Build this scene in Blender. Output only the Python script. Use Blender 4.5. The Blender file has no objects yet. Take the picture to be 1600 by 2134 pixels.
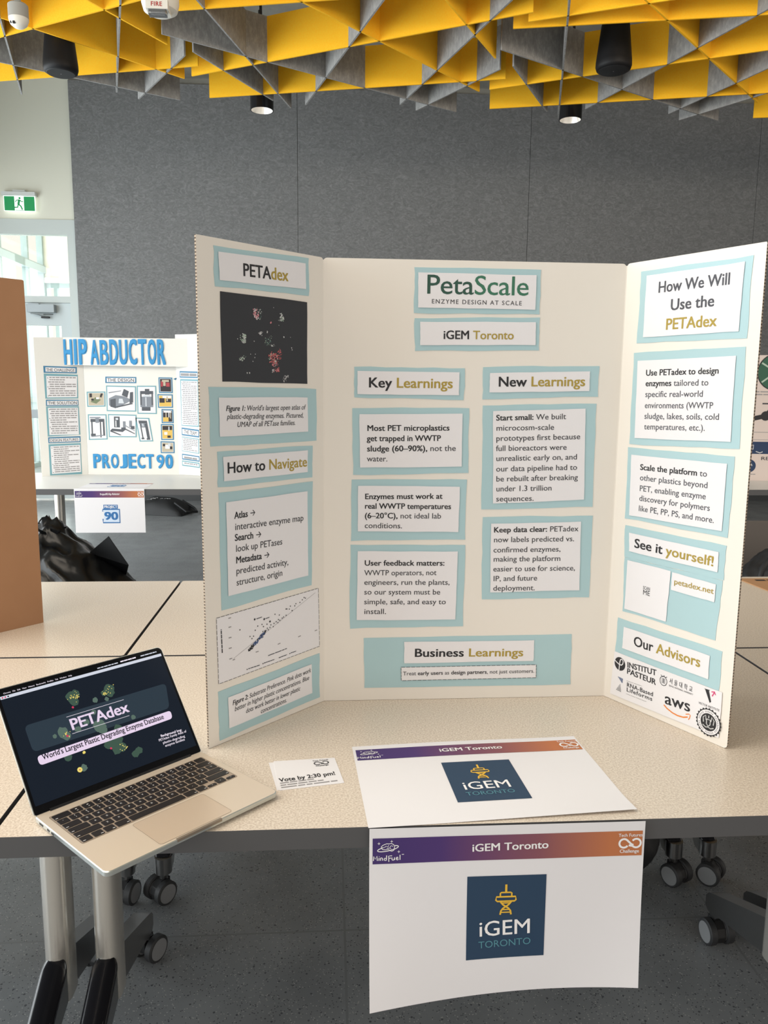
import bpy, bmesh, math, random
from mathutils import Matrix, Vector, noise

# ------------------------------------------------------------------ camera, world, lights, exposure
SC = bpy.context.scene
COL = SC.collection
cam = bpy.data.cameras.new('camera')
cam.sensor_fit = 'HORIZONTAL'
cam.sensor_width = 36.0
cam.lens = 36.0 * 1667.31 / 1600.0
cam.clip_start = 0.05
cam.clip_end = 200
camo = bpy.data.objects.new('camera', cam)
COL.objects.link(camo)
camo.matrix_world = Matrix(((0.997621, 0.001376, -0.068923, 0.000000), (-0.068309, 0.154351, -0.985652, 0.000000), (0.009283, 0.988015, 0.154078, 1.403762), (0.000000, 0.000000, 0.000000, 1.000000)))
SC.camera = camo
SC.view_settings.view_transform = 'Standard'
SC.view_settings.look = 'None'
SC.view_settings.gamma = 1.0
SC.view_settings.use_curve_mapping = False
SC.view_settings.exposure = 0.31

world = bpy.data.worlds.new('sky')
SC.world = world
world.use_nodes = True
bgn = world.node_tree.nodes['Background']
bgn.inputs[0].default_value = (1.0, 0.92, 0.83, 1)
bgn.inputs[1].default_value = 0.9

def area(name, loc, rot, sx, sy, power, color):
    l = bpy.data.lights.new(name, 'AREA')
    l.shape = 'RECTANGLE'; l.size = sx; l.size_y = sy; l.energy = power; l.color = color
    o = bpy.data.objects.new(name, l); COL.objects.link(o)
    o.location = loc; o.rotation_euler = rot
    return o
area('window_daylight', (-4.75, 3.5, 1.75), (0, math.radians(-90), 0), 3.2, 10.0, 430, (0.86, 0.95, 1.0))
area('ceiling_lamps', (-2.6, 0.9, 3.9), (math.radians(2), 0, 0), 4.0, 2.4, 108, (1.0, 0.88, 0.73))
area('baffle_fill_light', (3.0, 1.5, 3.3), (math.radians(100), 0, 0), 3.0, 0.6, 62, (1.0, 0.88, 0.72))  # unseen fill light, added to brighten the right-hand yellow baffles
area('hall_daylight', (-5.35, 12.6, 2.3), (0, math.radians(-90), 0), 4.2, 4.6, 170, (0.96, 1.0, 0.98))
area('hall_end_daylight', (-4.2, 15.6, 2.1), (math.radians(-90), 0, 0), 2.4, 2.4, 60, (0.93, 1.0, 0.98))

# ------------------------------------------------------------------ materials
def s2l(c):
    c = c / 255.0
    return c / 12.92 if c <= 0.04045 else ((c + 0.055) / 1.055) ** 2.4
def rgb(r, g, b):
    return (s2l(r), s2l(g), s2l(b), 1.0)
MATS = {}
def mat(name, c, rough=0.6, metal=0.0, emit=None, estr=1.0, spec=0.5, coat=0.0, alpha=None, trans=0.0):
    if name in MATS: return MATS[name]
    m = bpy.data.materials.new(name); m.use_nodes = True
    b = m.node_tree.nodes['Principled BSDF']
    b.inputs['Base Color'].default_value = rgb(*c)
    b.inputs['Roughness'].default_value = rough
    b.inputs['Metallic'].default_value = metal
    b.inputs['Specular IOR Level'].default_value = spec
    b.inputs['Coat Weight'].default_value = coat
    b.inputs['Transmission Weight'].default_value = trans
    if emit:
        b.inputs['Emission Color'].default_value = rgb(*emit)
        b.inputs['Emission Strength'].default_value = estr
    MATS[name] = m
    return m
def nodes(m): return m.node_tree.nodes, m.node_tree.links, m.node_tree.nodes['Principled BSDF']
def ramp(nt, stops):
    r = nt.nodes.new('ShaderNodeValToRGB')
    e = r.color_ramp.elements
    while len(e) < len(stops): e.new(0.5)
    for el, (p, c) in zip(e, stops):
        el.position = p; el.color = c
    return r
def coords(m, scale=(1, 1, 1), rot=(0, 0, 0), kind='Object'):
    n, l, b = nodes(m)
    t = n.new('ShaderNodeTexCoord'); mp = n.new('ShaderNodeMapping')
    mp.inputs['Scale'].default_value = scale; mp.inputs['Rotation'].default_value = rot
    l.new(t.outputs[kind], mp.inputs['Vector'])
    return mp.outputs['Vector']
def noisy(m, stops, scale=40, detail=4, vec=None, rough=0.6, bump=0.0, bdist=0.002, dist=0.0):
    n, l, b = nodes(m)
    t = n.new('ShaderNodeTexNoise'); t.inputs['Scale'].default_value = scale
    t.inputs['Detail'].default_value = detail; t.inputs['Roughness'].default_value = rough
    t.inputs['Distortion'].default_value = dist
    l.new(vec if vec is not None else coords(m), t.inputs['Vector'])
    r = ramp(m.node_tree, stops)
    l.new(t.outputs['Fac'], r.inputs['Fac'])
    l.new(r.outputs['Color'], b.inputs['Base Color'])
    if bump:
        bp = n.new('ShaderNodeBump'); bp.inputs['Strength'].default_value = bump; bp.inputs['Distance'].default_value = bdist
        l.new(t.outputs['Fac'], bp.inputs['Height']); l.new(bp.outputs['Normal'], b.inputs['Normal'])
    return r
def mixc(m, fac, a, bcol, mode='MIX'):
    n = m.node_tree.nodes.new('ShaderNodeMix'); n.data_type = 'RGBA'; n.blend_type = mode
    l = m.node_tree.links
    for sock, v in ((n.inputs[0], fac), (n.inputs[6], a), (n.inputs[7], bcol)):
        if hasattr(v, 'is_output') or isinstance(v, bpy.types.NodeSocket): l.new(v, sock)
        else: sock.default_value = v
    return n.outputs[2]

# felt wall: woven grey fibres
mFeltWall = mat('grey_felt_wall', (116, 118, 120), 0.95, spec=0.1)
noisy(mFeltWall, [(0.3, rgb(111, 112, 113)), (0.5, rgb(128, 129, 130)), (0.72, rgb(150, 151, 152))], 15, 5, coords(mFeltWall, (0.8, 1, 1.3)), 0.75, 0.3, 0.004, 2.2)
mWhiteWall = mat('painted_wall', (226, 226, 212), 0.8)
mConcrete = mat('concrete', (150, 148, 140), 0.9)
noisy(mConcrete, [(0.3, rgb(128, 126, 118)), (0.7, rgb(166, 163, 154))], 2.2, 8, None, 0.6, 0.2, 0.01)
mCream = mat('cream_wall', (238, 234, 222), 0.8)
mYellow = mat('yellow_felt', (253, 184, 36), 0.9, spec=0.15)
noisy(mYellow, [(0.3, rgb(255, 188, 38)), (0.7, rgb(255, 200, 54))], 120, 3, None, 0.6, 0.1, 0.001)
mGreyFelt = mat('grey_felt', (150, 149, 147), 0.95, spec=0.1)
noisy(mGreyFelt, [(0.28, rgb(131, 130, 129)), (0.5, rgb(150, 149, 147)), (0.75, rgb(177, 175, 172))], 34, 6, coords(mGreyFelt, (1, 3, 0.5), (0, 0.25, 0)), 0.75, 0.1, 0.001)
# rubber floor: grey with dark and pale flecks and welded seams
mFloor = mat('rubber_floor', (112, 114, 116), 0.27, spec=0.5)
def floor_nodes():
    m = mFloor; n, l, b = nodes(m)
    v = coords(m)
    def flecks(scale, lo, off):
        vo = n.new('ShaderNodeTexVoronoi'); vo.inputs['Scale'].default_value = scale
        mp = n.new('ShaderNodeMapping'); mp.inputs['Location'].default_value = (off, off * 0.7, 0); l.new(v, mp.inputs['Vector']); l.new(mp.outputs[0], vo.inputs['Vector'])
        ns = n.new('ShaderNodeTexWhiteNoise'); l.new(vo.outputs['Color'], ns.inputs['Vector'])
        g = n.new('ShaderNodeMath'); g.operation = 'GREATER_THAN'; g.inputs[1].default_value = lo; l.new(ns.outputs['Value'], g.inputs[0])
        d = n.new('ShaderNodeMath'); d.operation = 'LESS_THAN'; d.inputs[1].default_value = 0.33; l.new(vo.outputs['Distance'], d.inputs[0])
        p = n.new('ShaderNodeMath'); p.operation = 'MULTIPLY'; l.new(g.outputs[0], p.inputs[0]); l.new(d.outputs[0], p.inputs[1])
        return p.outputs[0]
    t = n.new('ShaderNodeTexNoise'); t.inputs['Scale'].default_value = 5; t.inputs['Detail'].default_value = 6; l.new(v, t.inputs['Vector'])
    r = ramp(m.node_tree, [(0.3, rgb(123, 126, 128)), (0.7, rgb(138, 141, 143))]); l.new(t.outputs['Fac'], r.inputs['Fac'])
    c = mixc(m, flecks(210, 0.80, 3.1), r.outputs[0], rgb(84, 87, 90))
    c = mixc(m, flecks(230, 0.86, 9.4), c, rgb(172, 172, 168))
    c = mixc(m, flecks(115, 0.93, 5.4), c, rgb(86, 89, 92))
    br = n.new('ShaderNodeTexBrick'); br.offset = 0.0
    br.inputs['Scale'].default_value = 1.0; br.inputs['Mortar Size'].default_value = 0.003
    br.inputs['Brick Width'].default_value = 1.0; br.inputs['Row Height'].default_value = 1.0; br.inputs['Mortar Smooth'].default_value = 0.0
    mp = n.new('ShaderNodeMapping'); mp.inputs['Location'].default_value = (-0.04, 0.1, 0); l.new(v, mp.inputs['Vector']); l.new(mp.outputs[0], br.inputs['Vector'])
    c = mixc(m, br.outputs['Fac'], c, rgb(122, 124, 126))
    l.new(c, b.inputs['Base Color'])
floor_nodes()
mTable = mat('speckled_laminate', (214, 198, 178), 0.3, spec=0.5)
def table_nodes():
    m = mTable; n, l, b = nodes(m); v = coords(m)
    t = n.new('ShaderNodeTexNoise'); t.inputs['Scale'].default_value = 300; t.inputs['Detail'].default_value = 2; l.new(v, t.inputs['Vector'])
    r = ramp(m.node_tree, [(0.34, rgb(199, 185, 169)), (0.5, rgb(217, 204, 189)), (0.66, rgb(231, 221, 207))]); l.new(t.outputs['Fac'], r.inputs['Fac'])
    l.new(r.outputs[0], b.inputs['Base Color'])
table_nodes()
mEdge = mat('dark_grey_edge', (82, 82, 84), 0.55)
mWhiteTop = mat('pale_laminate', (225, 224, 220), 0.4)
mChrome = mat('chrome', (226, 222, 214), 0.22, 0.75)
mChromeDull = mat('cast_aluminium', (150, 150, 150), 0.28, 1.0)
mBlackGloss = mat('black_gloss_plastic', (26, 26, 30), 0.22, spec=0.6)
mBlack = mat('black_plastic', (30, 30, 32), 0.55)
mRubber = mat('caster_rubber', (44, 45, 47), 0.6)
mHub = mat('grey_hub', (128, 130, 132), 0.5)
mBoard = mat('white_board', (234, 229, 221), 0.75)
mKraft = mat('brown_cardboard', (165, 124, 92), 0.85)
noisy(mKraft, [(0.3, rgb(160, 119, 87)), (0.7, rgb(170, 129, 97))], 3, 4)
mFlute = mat('corrugated_edge', (150, 134, 116), 0.9)
def flute_nodes():
    m = mFlute; n, l, b = nodes(m); v = coords(m)
    w = n.new('ShaderNodeTexWave'); w.bands_direction = 'Y'; w.inputs['Scale'].default_value = 55; l.new(v, w.inputs['Vector'])
    r = ramp(m.node_tree, [(0.35, rgb(88, 76, 66)), (0.6, rgb(176, 160, 142))]); l.new(w.outputs['Fac'], r.inputs['Fac']); l.new(r.outputs[0], b.inputs['Base Color'])
flute_nodes()
mTeal = mat('teal_card', (172, 204, 211), 0.7)
mPaper = mat('white_paper', (233, 232, 236), 0.7)
mInk = mat('black_ink', (40, 40, 44), 0.7)
mInkG = mat('dark_grey_ink', (66, 66, 71), 0.7)
mInkS = mat('slate_ink', (78, 80, 88), 0.7)
mInkL = mat('pale_grey_ink', (150, 148, 150), 0.7)
mGold = mat('olive_gold_ink', (172, 150, 66), 0.7)
mGreenD = mat('dark_green_ink', (44, 82, 70), 0.7)
mGreen = mat('green_ink', (58, 116, 92), 0.7)
mNight = mat('near_black_print', (38, 41, 48), 0.6)
mPink = mat('pink_print', (214, 140, 150), 0.7)
mRed = mat('red_print', (205, 100, 100), 0.7)
mPaleG = mat('pale_green_print', (170, 190, 176), 0.7)
mPaleW = mat('pale_grey_print', (205, 206, 208), 0.7)
mBlueDot = mat('blue_print', (58, 84, 132), 0.7)
mOrange = mat('orange_ink', (232, 134, 52), 0.7)
mMagenta = mat('magenta_ink', (214, 60, 120), 0.7)
mNavy = mat('navy_print', (34, 62, 90), 0.6)
mSun = mat('gold_print', (232, 186, 60), 0.6)
mTealInk = mat('muted_teal_ink', (84, 140, 156), 0.6)
mWhiteInk = mat('white_print', (244, 243, 245), 0.7)
mBlueCut = mat('blue_cut_letters', (58, 148, 206), 0.7)
mBlueFrame = mat('blue_card', (70, 128, 164), 0.7)
mAqua = mat('aqua_card', (120, 168, 180), 0.7)
mBlueLogo = mat('blue_logo', (52, 112, 172), 0.7)
mPaleBlue = mat('pale_blue_logo', (206, 222, 242), 0.7)
mBanner = mat('gradient_banner', (90, 50, 120), 0.7)
def banner_nodes():
    m = mBanner; n, l, b = nodes(m)
    t = n.new('ShaderNodeTexCoord'); sp = n.new('ShaderNodeSeparateXYZ'); l.new(t.outputs['UV'], sp.inputs[0])
    r = ramp(m.node_tree, [(0.0, rgb(62, 42, 106)), (0.25, rgb(74, 48, 112)), (0.62, rgb(136, 82, 92)), (0.88, rgb(190, 116, 74)), (1.0, rgb(192, 118, 72))])
    l.new(sp.outputs[0], r.inputs['Fac']); l.new(r.outputs[0], b.inputs['Base Color'])
banner_nodes()
mAlu = mat('laptop_aluminium', (232, 218, 200), 0.32, 0.35)
mAluEdge = mat('laptop_aluminium_edge', (205, 210, 208), 0.3, 0.9)
mKey = mat('black_keys', (34, 31, 32), 0.38)
mKeyInk = mat('key_legend', (215, 215, 215), 0.6)
mBezel = mat('black_bezel', (16, 17, 20), 0.25, spec=0.12)
def glow(name, c, e=1.0): return mat(name, (6, 6, 6), 0.3, 0, c, e, spec=0.06)
mScreen = glow('lit_screen_navy', (23, 30, 40), 0.9)
mBand = glow('lit_screen_slate', (44, 56, 66), 0.9)
mPill = glow('lit_screen_lilac', (222, 204, 226), 0.9)
mScrInk = glow('lit_screen_ink', (26, 24, 36), 0.7)
mScrWhite = glow('lit_screen_white', (236, 226, 238), 0.9)
mScrBar = glow('lit_screen_bar', (206, 210, 222), 0.85)
mScrGreen = glow('lit_screen_green', (62, 84, 72), 0.9)
mScrGreenB = glow('lit_screen_grey_green', (86, 106, 96), 0.9)
mScrYel = glow('lit_screen_yellow', (228, 208, 110), 0.9)
mScrRed = glow('lit_screen_red', (200, 60, 90), 0.9)
mScrMenu = glow('lit_screen_menu', (10, 12, 14), 0.9)
mAluFrame = mat('door_frame_paint', (200, 208, 206), 0.55)
mDoorLeaf = mat('door_leaf_paint', (196, 206, 208), 0.55)
mCloser = mat('closer_grey', (150, 157, 160), 0.45, 0.3)
mMullion = mat('mullion_grey', (150, 166, 168), 0.5)
mExitG = mat('exit_green', (18, 128, 72), 0.5, emit=(24, 140, 78), estr=0.35)
mExitW = mat('exit_white', (245, 250, 246), 0.5, emit=(245, 255, 248), estr=0.8)
mExitB = mat('exit_body', (214, 218, 216), 0.5)
mDev = mat('device_white', (226, 222, 212), 0.45)
mDevG = mat('device_grey', (160, 158, 152), 0.5)
mRedInk = mat('fire_red_ink', (170, 60, 56), 0.6)
mBagBlack = mat('black_bag_plastic', (11, 12, 14), 0.3, spec=0.4)
mCloth = mat('black_nylon', (20, 21, 24), 0.6)
mSmoke = mat('strobe_lens', (225, 228, 230), 0.06, trans=0.85)
mGlass = bpy.data.materials.new('window_glass'); mGlass.use_nodes = True
def glass_nodes():
    nt = mGlass.node_tree; nt.nodes.clear()
    o = nt.nodes.new('ShaderNodeOutputMaterial'); mx = nt.nodes.new('ShaderNodeMixShader'); tr = nt.nodes.new('ShaderNodeBsdfTransparent'); gl = nt.nodes.new('ShaderNodeBsdfGlossy')
    tr.inputs[0].default_value = (0.97, 1.0, 0.99, 1); gl.inputs['Roughness'].default_value = 0.02
    fr = nt.nodes.new('ShaderNodeFresnel'); fr.inputs[0].default_value = 1.45
    nt.links.new(fr.outputs[0], mx.inputs[0]); nt.links.new(tr.outputs[0], mx.inputs[1]); nt.links.new(gl.outputs[0], mx.inputs[2]); nt.links.new(mx.outputs[0], o.inputs[0])
glass_nodes()

# ------------------------------------------------------------------ mesh building
RNG = random.Random(7)
class MB:
    def __init__(s):
        s.v = []; s.f = []; s.mi = []; s.mats = []; s.uv = {}
    def m(s, mt):
        if mt not in s.mats: s.mats.append(mt)
        return s.mats.index(mt)
    def add(s, verts, faces, mt):
        o = len(s.v); s.v += [Vector(p) for p in verts]; i = s.m(mt)
        for f in faces: s.f.append([o + k for k in f]); s.mi.append(i)
        return o
    def poly(s, pts, mt, z=None):
        if z is not None: pts = [(p[0], p[1], z) for p in pts]
        s.add(pts, [list(range(len(pts)))], mt)
    def slab(s, pts, z0, z1, mt, side=None, back=None):
        back = back or mt
        n = len(pts)
        a = sum(pts[i][0] * pts[(i + 1) % n][1] - pts[(i + 1) % n][0] * pts[i][1] for i in range(n))
        if a < 0: pts = list(reversed(pts))
        s.add([(p[0], p[1], z1) for p in pts], [list(range(n))], mt)
        s.add([(p[0], p[1], z0) for p in pts], [list(reversed(range(n)))], back)
        vs = [(p[0], p[1], z0) for p in pts] + [(p[0], p[1], z1) for p in pts]
        s.add(vs, [[i, (i + 1) % n, n + (i + 1) % n, n + i] for i in range(n)], side or mt)
    def box(s, x0, x1, y0, y1, z0, z1, mt):
        s.slab([(x0, y0), (x1, y0), (x1, y1), (x0, y1)], z0, z1, mt)
    def prism(s, pts, M, d0, d1, mt):
        b = MB(); b.slab(pts, d0, d1, mt); s.merge(b, M)
    def merge(s, b, M=None):
        o = len(s.v); s.v += [(M @ p) if M else p.copy() for p in b.v]
        fl = M is not None and M.determinant() < 0
        for f, i in zip(b.f, b.mi):
            s.f.append([o + k for k in (reversed(f) if fl else f)]); s.mi.append(s.m(b.mats[i]))
    def cone(s, p0, p1, r0, r1, mt, n=20, caps=True, capmat=None):
        p0 = Vector(p0); p1 = Vector(p1); d = (p1 - p0).normalized()
        u = d.orthogonal().normalized(); w = d.cross(u)
        A = [p0 + (u * math.cos(2 * math.pi * k / n) + w * math.sin(2 * math.pi * k / n)) * r0 for k in range(n)]
        B = [p1 + (u * math.cos(2 * math.pi * k / n) + w * math.sin(2 * math.pi * k / n)) * r1 for k in range(n)]
        s.add(A + B, [[k, (k + 1) % n, n + (k + 1) % n, n + k] for k in range(n)], mt)
        if caps:
            s.add(A, [list(reversed(range(n)))], capmat or mt); s.add(B, [list(range(n))], capmat or mt)
    def lathe(s, prof, mt, n=32, c=(0, 0, 0), caps=True):
        vs = []
        for r, z in prof:
            for k in range(n):
                a = 2 * math.pi * k / n; vs.append((c[0] + r * math.cos(a), c[1] + r * math.sin(a), c[2] + z))
        fs = []
        for j in range(len(prof) - 1):
            for k in range(n):
                fs.append([j * n + k, j * n + (k + 1) % n, (j + 1) * n + (k + 1) % n, (j + 1) * n + k])
        if caps and prof[0][0] > 1e-6: fs.append(list(reversed(range(n))))
        if caps and prof[-1][0] > 1e-6: fs.append([(len(prof) - 1) * n + k for k in range(n)])
        s.add(vs, fs, mt)
    def tube(s, path, r, mt, n=8):
        P = [Vector(p) for p in path]; rings = []
        for i, p in enumerate(P):
            d = (P[min(i + 1, len(P) - 1)] - P[max(i - 1, 0)]).normalized()
            if i == 0: u = d.orthogonal().normalized()
            else: u = (u - d * u.dot(d)).normalized()
            w = d.cross(u)
            rings.append([p + (u * math.cos(2 * math.pi * k / n) + w * math.sin(2 * math.pi * k / n)) * r for k in range(n)])
        vs = [q for R_ in rings for q in R_]; fs = []
        for j in range(len(P) - 1):
            for k in range(n): fs.append([j * n + k, j * n + (k + 1) % n, (j + 1) * n + (k + 1) % n, (j + 1) * n + k])
        fs.append(list(reversed(range(n)))); fs.append([(len(P) - 1) * n + k for k in range(n)])
        s.add(vs, fs, mt)
    # flat printing in the sheet's own plane
    def disc(s, c, rx, ry, mt, z, n=24, a0=0):
        s.poly([(c[0] + rx * math.cos(2 * math.pi * k / n + a0), c[1] + ry * math.sin(2 * math.pi * k / n + a0)) for k in range(n)], mt, z)
    def blob(s, c, r, mt, z, seed, jag=0.35, n=14):
        g = random.Random(seed)
        s.poly([(c[0] + r * (1 - jag * g.random()) * math.cos(2 * math.pi * k / n), c[1] + r * (1 - jag * g.random()) * math.sin(2 * math.pi * k / n)) for k in range(n)], mt, z)
    def stroke(s, pts, w, mt, z, closed=False):
        P = [Vector((p[0], p[1])) for p in pts]; n = len(P); L = []; R_ = []
        for i in range(n):
            a = P[i - 1] if (i > 0 or closed) else P[i]
            b = P[(i + 1) % n] if (i < n - 1 or closed) else P[i]
            d = b - a
            if d.length < 1e-9: d = Vector((1, 0))
            d.normalize(); nn = Vector((-d.y, d.x)) * w / 2
            L.append(P[i] + nn); R_.append(P[i] - nn)
        vs = [(p.x, p.y, z) for p in R_] + [(p.x, p.y, z) for p in L]
        rng = range(n if closed else n - 1)
        s.add(vs, [[i, (i + 1) % n, n + (i + 1) % n, n + i] for i in rng], mt)
    def build(s, name, parent=None, M=None, smooth=None, uvbox=None, bevel=0):
        me = bpy.data.meshes.new(name)
        me.from_pydata([tuple(p) for p in s.v], [], s.f)
        for mt in s.mats: me.materials.append(mt)
        for p, i in zip(me.polygons, s.mi): p.material_index = i
        if uvbox:
            x0, x1, y0, y1 = uvbox; uv = me.uv_layers.new(name='UVMap')
            for lp in me.loops:
                co = s.v[lp.vertex_index]; uv.data[lp.index].uv = ((co.x - x0) / (x1 - x0), (co.y - y0) / (y1 - y0))
        me.update()
        if smooth:
            for p in me.polygons: p.use_smooth = True
            bm = bmesh.new(); bm.from_mesh(me); bmesh.ops.remove_doubles(bm, verts=bm.verts, dist=1e-6); bm.to_mesh(me); bm.free()
            me.set_sharp_from_angle(angle=math.radians(smooth))
        o = bpy.data.objects.new(name, me); COL.objects.link(o)
        if parent: o.parent = parent
        if M is not None: o.matrix_basis = M
        if bevel:
            bv = o.modifiers.new('bevel', 'BEVEL'); bv.width = bevel; bv.segments = 2; bv.limit_method = 'ANGLE'
        return o
def T(x, y, z): return Matrix.Translation((x, y, z))
def RZ(a): return Matrix.Rotation(a, 4, 'Z')
def RX(a): return Matrix.Rotation(a, 4, 'X')
def RY(a): return Matrix.Rotation(a, 4, 'Y')
def frame(o, u, n=None):
    u = Vector(u).normalized(); v = Vector((0, 0, 1)); w = u.cross(v)
    M = Matrix((u, v, w)).transposed().to_4x4(); M.translation = Vector(o); return M
def thing(name, label, cat, M=None, group=None):
    o = bpy.data.objects.new(name, None); COL.objects.link(o); o.empty_display_size = 0.05
    if M is not None: o.matrix_basis = M
    return tag(o, label, cat, group)
def tag(o, label, cat, group=None):
    o['label'] = label; o['category'] = cat
    if group: o['group'] = group
    return o
def struct(o): o['kind'] = 'structure'; return o
def copy_tree(o, parent=None):
    c = o.copy(); COL.objects.link(c)
    if parent: c.parent = parent
    for ch in list(o.children): copy_tree(ch, c)
    return c
def rrect(x0, x1, y0, y1, r, n=6):
    pts = []
    rr = r if isinstance(r, (list, tuple)) else [r] * 4
    for (cx, cy, a0, q) in ((x1, y1, 0, rr[2]), (x0, y1, 90, rr[3]), (x0, y0, 180, rr[0]), (x1, y0, 270, rr[1])):
        sx = -1 if cx == x1 else 1; sy = -1 if cy == y1 else 1
        if q <= 0: pts.append((cx, cy)); continue
        for k in range(n + 1):
            a = math.radians(a0 + 90 * k / n); pts.append((cx + sx * q + q * math.cos(a), cy + sy * q + q * math.sin(a)))
    return pts
def wob(quad, seed, amp=0.0007, n=7):
    """a hand-cut outline: straight sides that wander a little"""
    g = random.Random(seed); out = []
    for i in range(4):
        a = Vector(quad[i]); b = Vector(quad[(i + 1) % 4]); d = (b - a).normalized(); nn = Vector((-d.y, d.x))
        off = 0
        for k in range(n):
            t = k / n
            if k == 0: out.append(tuple(a)); continue
            off = 0.6 * off + g.uniform(-amp, amp)
            p = a.lerp(b, t) + nn * off; out.append(tuple(p))
    return out

# ------------------------------------------------------------------ lettering
GLY = {}
def outline(txt, sp):
    cu = bpy.data.curves.new('t', 'FONT'); cu.body = txt; cu.resolution_u = 3; cu.space_character = sp
    o = bpy.data.objects.new('t', cu); COL.objects.link(o)
    dg = bpy.context.evaluated_depsgraph_get()
    me = bpy.data.meshes.new_from_object(o.evaluated_get(dg))
    vs = [(v.co.x, v.co.y) for v in me.vertices]; fs = [list(p.vertices) for p in me.polygons]
    out = []
    for f in fs:                                                   # keep faces pointing up
        a = sum(vs[f[i]][0] * vs[f[(i + 1) % len(f)]][1] - vs[f[(i + 1) % len(f)]][0] * vs[f[i]][1] for i in range(len(f)))
        out.append(f if a >= 0 else f[::-1])
    bpy.data.objects.remove(o); bpy.data.curves.remove(cu); bpy.data.meshes.remove(me)
    return vs, out
def run(txt, bold=0.004, sp=1.0):
    """a line of type; heavier weights are the light outline struck several times side by side, each a hair higher"""
    k = (txt, bold, sp)
    if k in GLY: return GLY[k]
    vs, fs = outline(txt, sp); V = []; F = []
    d = bold
    for i, (dx, dy) in enumerate(((-d, -d * 0.5), (d, -d * 0.45), (-d, d * 0.45), (d, d * 0.5), (0, 0)) if d > 0.008 else ((-d, -d * 0.6), (d, d * 0.6)) if d > 0 else ((0, 0),)):
        o = len(V); V += [(x + dx, y + dy, 0.00005 * i) for x, y in vs]; F += [[o + i_ for i_ in f] for f in fs]
    GLY[k] = (V, F); return GLY[k]
BAR = max(v[0] for v in run('|')[0])
CAP = max(v[1] for v in run('H')[0])
def advance(txt, sp=1.0):
    return max(v[0] for v in run(txt + '|', 0.004, sp)[0]) - BAR
B = 0.0205; N = 0.0075
def line(mb, segs, p0, p1, h, z, sp=1.0, it=0.0, scale=None):
    """segments (text, weight, material) set on the baseline p0-p1, capitals h high"""
    tot = sum(advance(s[0], sp) for s in segs)
    p0 = Vector(p0); p1 = Vector(p1); d = p1 - p0; L = d.length
    sx = L / tot if scale is None else scale; sy = h / CAP
    d.normalize(); e = Vector((-d.y, d.x)); x = 0
    for txt, w, mt in segs:
        vs, fs = run(txt, w, sp)
        P = []
        for (vx, vy, vz) in vs:
            q = p0 + d * ((x + vx) * sx + vy * sy * it) + e * (vy * sy); P.append((q.x, q.y, z + vz))
        mb.add(P, fs, mt); x += advance(txt, sp)
def scribble(mb, p0, p1, h, z, mt, seed, words=5):
    """print too small to read: a row of word-long bars"""
    g = random.Random(seed); p0 = Vector(p0); p1 = Vector(p1); d = p1 - p0; L = d.length; d.normalize(); e = Vector((-d.y, d.x)); x = 0
    while x < L * 0.97:
        w = min(L * g.uniform(0.5, 1.4) / words, L - x)
        a = p0 + d * x; b = p0 + d * (x + w)
        mb.poly([(a.x, a.y, z), (b.x, b.y, z), (b.x + e.x * h, b.y + e.y * h, z), (a.x + e.x * h, a.y + e.y * h, z)], mt)
        x += w + L * 0.025

# ------------------------------------------------------------------ the room
WY = 9.9
b = MB(); b.box(-9, 9, -4, 18, -0.12, 0, mFloor); struct(b.build('floor'))
b = MB(); b.box(-4.6, 9, -3, WY + 0.3, 4.87, 5.05, mConcrete)
struct(b.build('ceiling'))
b = MB()
for x0, x1 in ((-2.935, -0.36), (-0.355, 2.39), (2.395, 5.2), (5.205, 8.0)):
    b.box(x0, x1, WY, WY + 0.12, 0.0, 4.8, mFeltWall)
b.box(-2.935, 8.0, WY + 0.02, WY + 0.2, 0.0, 4.87, mConcrete)
struct(b.build('wall_back'))
b = MB(); b.box(-2.93, 8.0, WY - 0.015, WY, 0.0, 0.11, mat('baseboard_dark', (66, 68, 70), 0.6)); struct(b.build('baseboard_back'))
b = MB(); b.box(-4.6, -2.935, WY + 0.05, WY + 0.2, 3.29, 4.87, mWhiteWall); struct(b.build('wall_back_left'))
b = MB()
b.box(-4.6, -4.45, -3, WY + 0.05, 3.4, 4.87, mWhiteWall)
for y in (-3.0, -1.6, -0.1, 1.4, 2.9, 4.4, 5.9, 7.4, 8.9):
    b.box(-4.58, -4.47, y, y + 0.09, 0.0, 3.4, mMullion)
b.box(-4.6, -4.45, 9.0, WY + 0.05, 0.0, 3.4, mWhiteWall)
struct(b.build('wall_left'))
b = MB(); b.box(8.0, 8.2, 5.0, WY + 0.2, 0, 4.87, mat('dark_felt_side', (84, 84, 82), 0.9)); struct(b.build('wall_right'))

# glazed entrance in the back wall
f = MB(); y0, y1 = WY + 0.03, WY + 0.16
f.box(-4.4, -3.035, y0 + 0.002, y1, 3.125, 3.29, mAluFrame)
f.box(-4.4, -3.035, y0 + 0.002, y1, 2.352, 2.425, mAluFrame)
f.box(-3.035, -2.935, y0, y1, 0, 3.29, mAluFrame)
f.box(-4.14, -4.05, y0, y1, 0.12, 2.352, mAluFrame)
f.box(-4.5, -4.4, y0, y1, 0, 3.29, mAluFrame); f.box(-4.4, -4.14, y0, y1, 0, 0.12, mAluFrame)
wn = struct(f.build('window_1'))
g = MB(); g.box(-4.4, -3.035, WY + 0.09, WY + 0.1, 2.425, 3.125, mGlass); g.box(-4.4, -4.14, WY + 0.09, WY + 0.1, 0.12, 2.352, mGlass); g.build('pane', wn)
d = MB(); yd0, yd1 = WY + 0.06, WY + 0.11
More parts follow.
